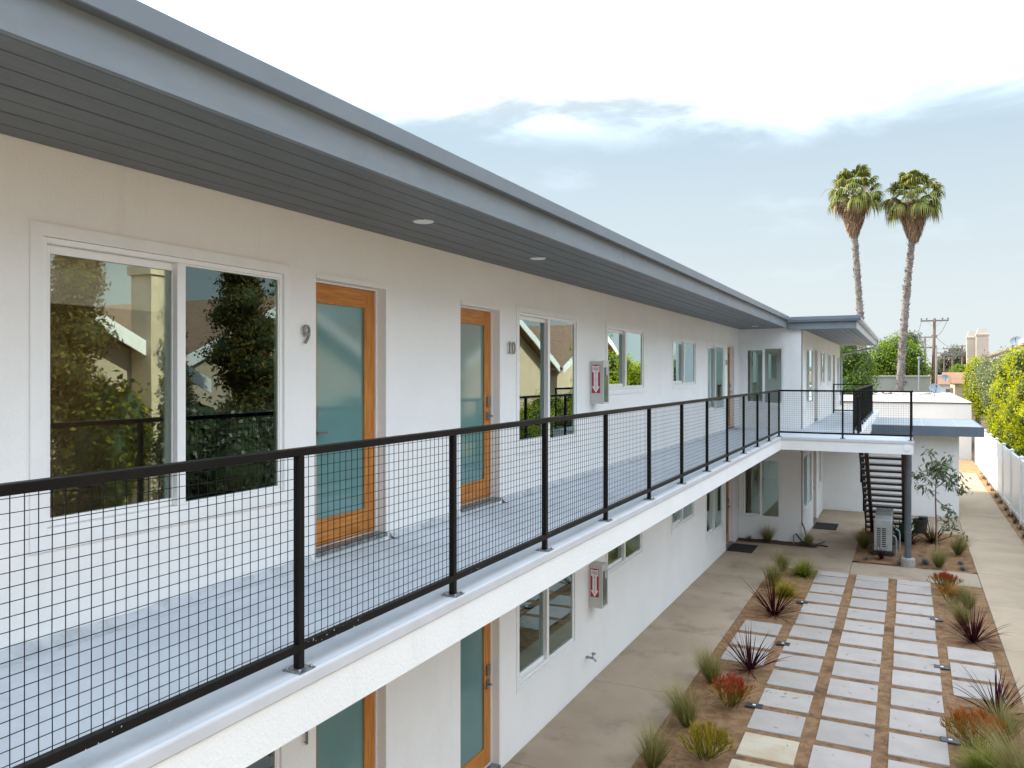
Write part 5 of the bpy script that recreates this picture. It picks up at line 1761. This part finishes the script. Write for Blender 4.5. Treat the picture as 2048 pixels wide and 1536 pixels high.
P = [
    ('cord', 0, -2.154, 14.96, 1.12, 0.2, 'large burgundy strappy plant just beyond the left row of extra pavers'),
    ('cord', 1, -2.082, 12.02, 1.0, 1.4, 'burgundy strappy plant at the near edge of the left extra pavers'),
    ('cord', 2, 0.949, 14.86, 0.95, 2.2, 'burgundy strappy plant just beyond the right row of extra pavers'),
    ('cord', 0, 1.009, 11.83, 1.0, 3.9, 'burgundy strappy plant at the near edge of the right extra pavers'),
    ('cord', 2, 0.58, 23.2, 1.0, 5.0, 'burgundy strappy plant around the foot of the young tree'),
    ('cord', 1, -0.56, 20.62, 0.55, 0.5, 'small dark red strappy plant in front of the condenser'),
    ('cord', 1, 0.05, 22.6, 0.9, 2.0, 'burgundy plant behind the steel column beside the stairs'),
    ('stipa', 1, -2.47, 11.28, 0.92, 0.0, 'feather grass tuft by the walkway, left of the nearer burgundy plant'),
    ('stipa', 1, -2.44, 9.75, 1.0, 0.4, 'feather grass tuft spilling over the walkway, second from the front'),
    ('stipa', 0, -2.52, 8.55, 0.95, 0.9, 'feather grass tuft at the bottom left corner of the bed'),
    ('stipa', 0, -3.252, 21.35, 0.85, 1.2, 'feather grass tuft against the wall under the ground-floor corner window'),
    ('stipa', 2, -2.25, 21.36, 0.75, 2.2, 'feather grass tuft at the wing corner beside the black tubing'),
    ('stipa', 0, -2.46, 17.0, 0.98, 3.1, 'feather grass behind the large burgundy plant on the left'),
    ('stipa', 2, -2.46, 18.35, 0.98, 3.6, 'tall feather grass at the far left corner of the paver bed'),
    ('stipa', 2, -0.98, 21.7, 1.0, 4.1, 'feather grass left of the condenser units'),
    ('stipa', 1, 1.08, 21.9, 1.0, 2.1, 'feather grass by the side path right of the young tree'),
    ('stipa', 0, 0.62, 20.25, 0.95, 5.1, 'feather grass at the front of the tree bed'),
    ('stipa', 1, 1.0, 16.9, 0.9, 0.2, 'feather grass leaning over the orange succulents on the right'),
    ('stipa', 0, 1.02, 11.0, 0.92, 0.6, 'upright feather grass below the near right burgundy plant'),
    ('pale', 0, 1.08, 9.7, 0.92, 0.3, 'large blond feather grass at the bottom right corner'),
    ('pale', 0, 0.86, 15.75, 0.66, 0.9, 'blond grass clump beside the right burgundy plant'),
    ('red', 0, -2.06, 10.56, 1.05, 0.0, 'red-tipped stick succulent on the left in front of the burgundy plant'),
    ('yel', 0, -2.045, 9.02, 1.02, 1.0, 'yellow-green stick succulent in the bottom left of the bed'),
    ('red', 0, 0.66, 18.1, 1.0, 2.0, 'red-tipped stick succulent at the far right corner of the pavers'),
    ('red', 1, 0.76, 17.1, 0.95, 3.0, 'orange stick succulent next to the red-tipped one on the right'),
    ('red', 1, 0.70, 10.65, 1.15, 4.0, 'orange stick succulent at the bottom right beside the pavers'),
    ('sedge', 0, -2.02, 18.15, 1.05, 0.0, 'green mounded grass at the far left corner of the pavers'),
    ('sedge', 1, -2.16, 16.35, 0.95, 1.0, 'yellow mounded grass behind the large left burgundy plant'),
    ('sedge', 0, 0.55, 23.35, 0.75, 2.0, 'yellowish grass mixed in at the foot of the young tree'),
    ('sedge', 0, 0.75, 10.05, 0.9, 2.6, 'green grass tuft under the orange succulent at bottom right'),
    ('blue', 0, 1.06, 20.75, 1.1, 0.0, 'small blue-grey succulent in the right corner of the tree bed, farther'),
    ('blue', 0, 1.08, 20.2, 1.0, 1.0, 'small grey succulent in the right corner of the tree bed, nearer the path'),
    ('blue', 0, -0.88, 20.25, 1.0, 2.0, 'small grey succulent in front of the condensers by the cross walk'),
    ('blue', 0, -3.72, 21.35, 1.3, 2.4, 'small grey tuft against the wall by the corner doormat'),
    ('blue', 0, -0.12, 20.32, 1.8, 0.4, 'dark spiky succulent at the foot of the steel column'),
    ('blue', 0, 0.35, 20.45, 1.4, 0.9, 'grey-green leafy rosette right of the column footing'),
]
for k in P:
    plant(*k)
# weeds along the fence strip
for i, y in enumerate((22.6, 23.7, 24.9, 26.2, 27.3, 28.3, 29.6, 31.2, 32.6, 34.4, 36.0, 38.0)):
    plant('dktuft', 0, 2.79, y, 1.2 + 0.5 * ((i * 7) % 3) / 3, i * 1.1, 'small dark tuft at the foot of the white fence, %s' % ('nearest of the row' if i == 0 else 'farthest of the row' if i == 11 else ['second', 'third', 'fourth', 'fifth', 'sixth', 'seventh', 'eighth', 'ninth', 'tenth', 'eleventh'][i - 1] + ' from the near end'), 'tufts along the fence strip')

# broad dark leaves beside the stairs
rs_ = np.random.RandomState(77)
o = obj_from_mesh('broad_leaf_plant', plant_mesh('broad_leaf_plant', blades(rs_, 26, 0.75, 0.11, 0.9, 0.5, (0.012, 0.03, 0.02), (0.02, 0.05, 0.03), (0.03, 0.07, 0.04), 6, 0.25, 0.05, 1.5)), (-0.12, 22.9, -0.01))
tag(o, 'dark green broad-leaved plant between the condensers and the steel column', 'plant')

# young staked tree ------------------------------------------------------
yt = empty('young_tree', (0.613, 22.07, 0), 'slim young staked tree with drooping glossy leaves in front of the outbuilding', 'tree')
rs_ = np.random.RandomState(55)
tb = MB()
bx_, by_ = 0.613, 22.07
trunk = [(bx_, by_, 0), (bx_ + 0.005, by_, 0.6), (bx_ - 0.01, by_, 1.3), (bx_, by_, 1.75)]
tb.tube(trunk, [0.024, 0.02, 0.017, 0.012], 8)
LV, LF = [], []


def hang_leaves(p, n, spread, ln=0.16):
    for k in range(int(n * 1.05)):
        c = np.array(p) + rs_.randn(3) * spread * np.array([1, 1, 0.75])
        az = rs_.uniform(0, 6.28)
        el_ = rs_.uniform(-1.35, -0.15) if rs_.rand() < 0.8 else rs_.uniform(-0.1, 0.9)
        d = np.array([math.cos(az) * math.cos(el_), math.sin(az) * math.cos(el_), math.sin(el_)])
        sd = np.cross(d, rs_.randn(3)); sd /= np.linalg.norm(sd)
        l = ln * rs_.uniform(0.6, 1.25)
        w = l * 0.15
        i = len(LV)
        nn = np.cross(d, sd)
        LV.extend([c, c + d * l * 0.45 + sd * w + nn * w * 0.3, c + d * l, c + d * l * 0.45 - sd * w + nn * w * 0.3])
        LF.append((i, i + 1, i + 2, i + 3))


branches = [((0, 0, 1.72), (-0.10, 0.02, 2.15), (-0.13, 0, 2.42), 40), ((0, 0, 1.7), (0.14, -0.05, 2.05), (0.24, 0, 2.32), 26), ((0, 0, 1.6), (-0.2, 0.05, 1.78), (-0.42, 0, 1.86), 62),
            ((0, 0, 1.55), (0.22, 0, 1.75), (0.42, 0.05, 1.85), 60), ((0, 0, 1.68), (0.1, 0.1, 1.95), (0.16, 0.1, 2.12), 90), ((0, 0, 1.65), (0.04, -0.12, 1.85), (0.1, -0.2, 2.02), 90),
            ((0, 0, 1.62), (0.3, 0, 1.66), (0.52, 0, 1.56), 55), ((0, 0, 1.25), (0.22, -0.04, 1.12), (0.34, -0.05, 0.88), 46), ((0, 0, 1.3), (0.25, 0, 1.02), (0.28, 0, 0.66), 30), ((0, 0, 1.5), (-0.12, 0, 1.45), (-0.3, 0, 1.55), 30),
            ((0, 0, 0.9), (0.3, 0, 0.62), (0.55, 0, 0.46), 18), ((0, 0, 1.7), (-0.02, 0.05, 1.95), (-0.05, 0.05, 2.08), 60)]
for a, b, c, n in branches:
    pts = [(bx_ + q[0], by_ + q[1], q[2]) for q in (a, b, c)]
    tb.tube(pts, [0.009, 0.007, 0.003], 5)
    hang_leaves(pts[1], n // 3, 0.07)
    hang_leaves(pts[2], n - n // 3, 0.085)
tb.build('trunk', M['bark'], yt, smooth=True)
obj_from_mesh('crown', mesh_np('crown', np.array(LV) - np.array([bx_, by_, 0]), LF, [M['young']]), (bx_, by_, 0), yt)
MB().tube([(bx_ + 0.02, by_ - 0.05, -0.02), (bx_ + 0.02, by_ - 0.05, 0.72)], 0.012, 6).build('stake', M['stake'], yt)
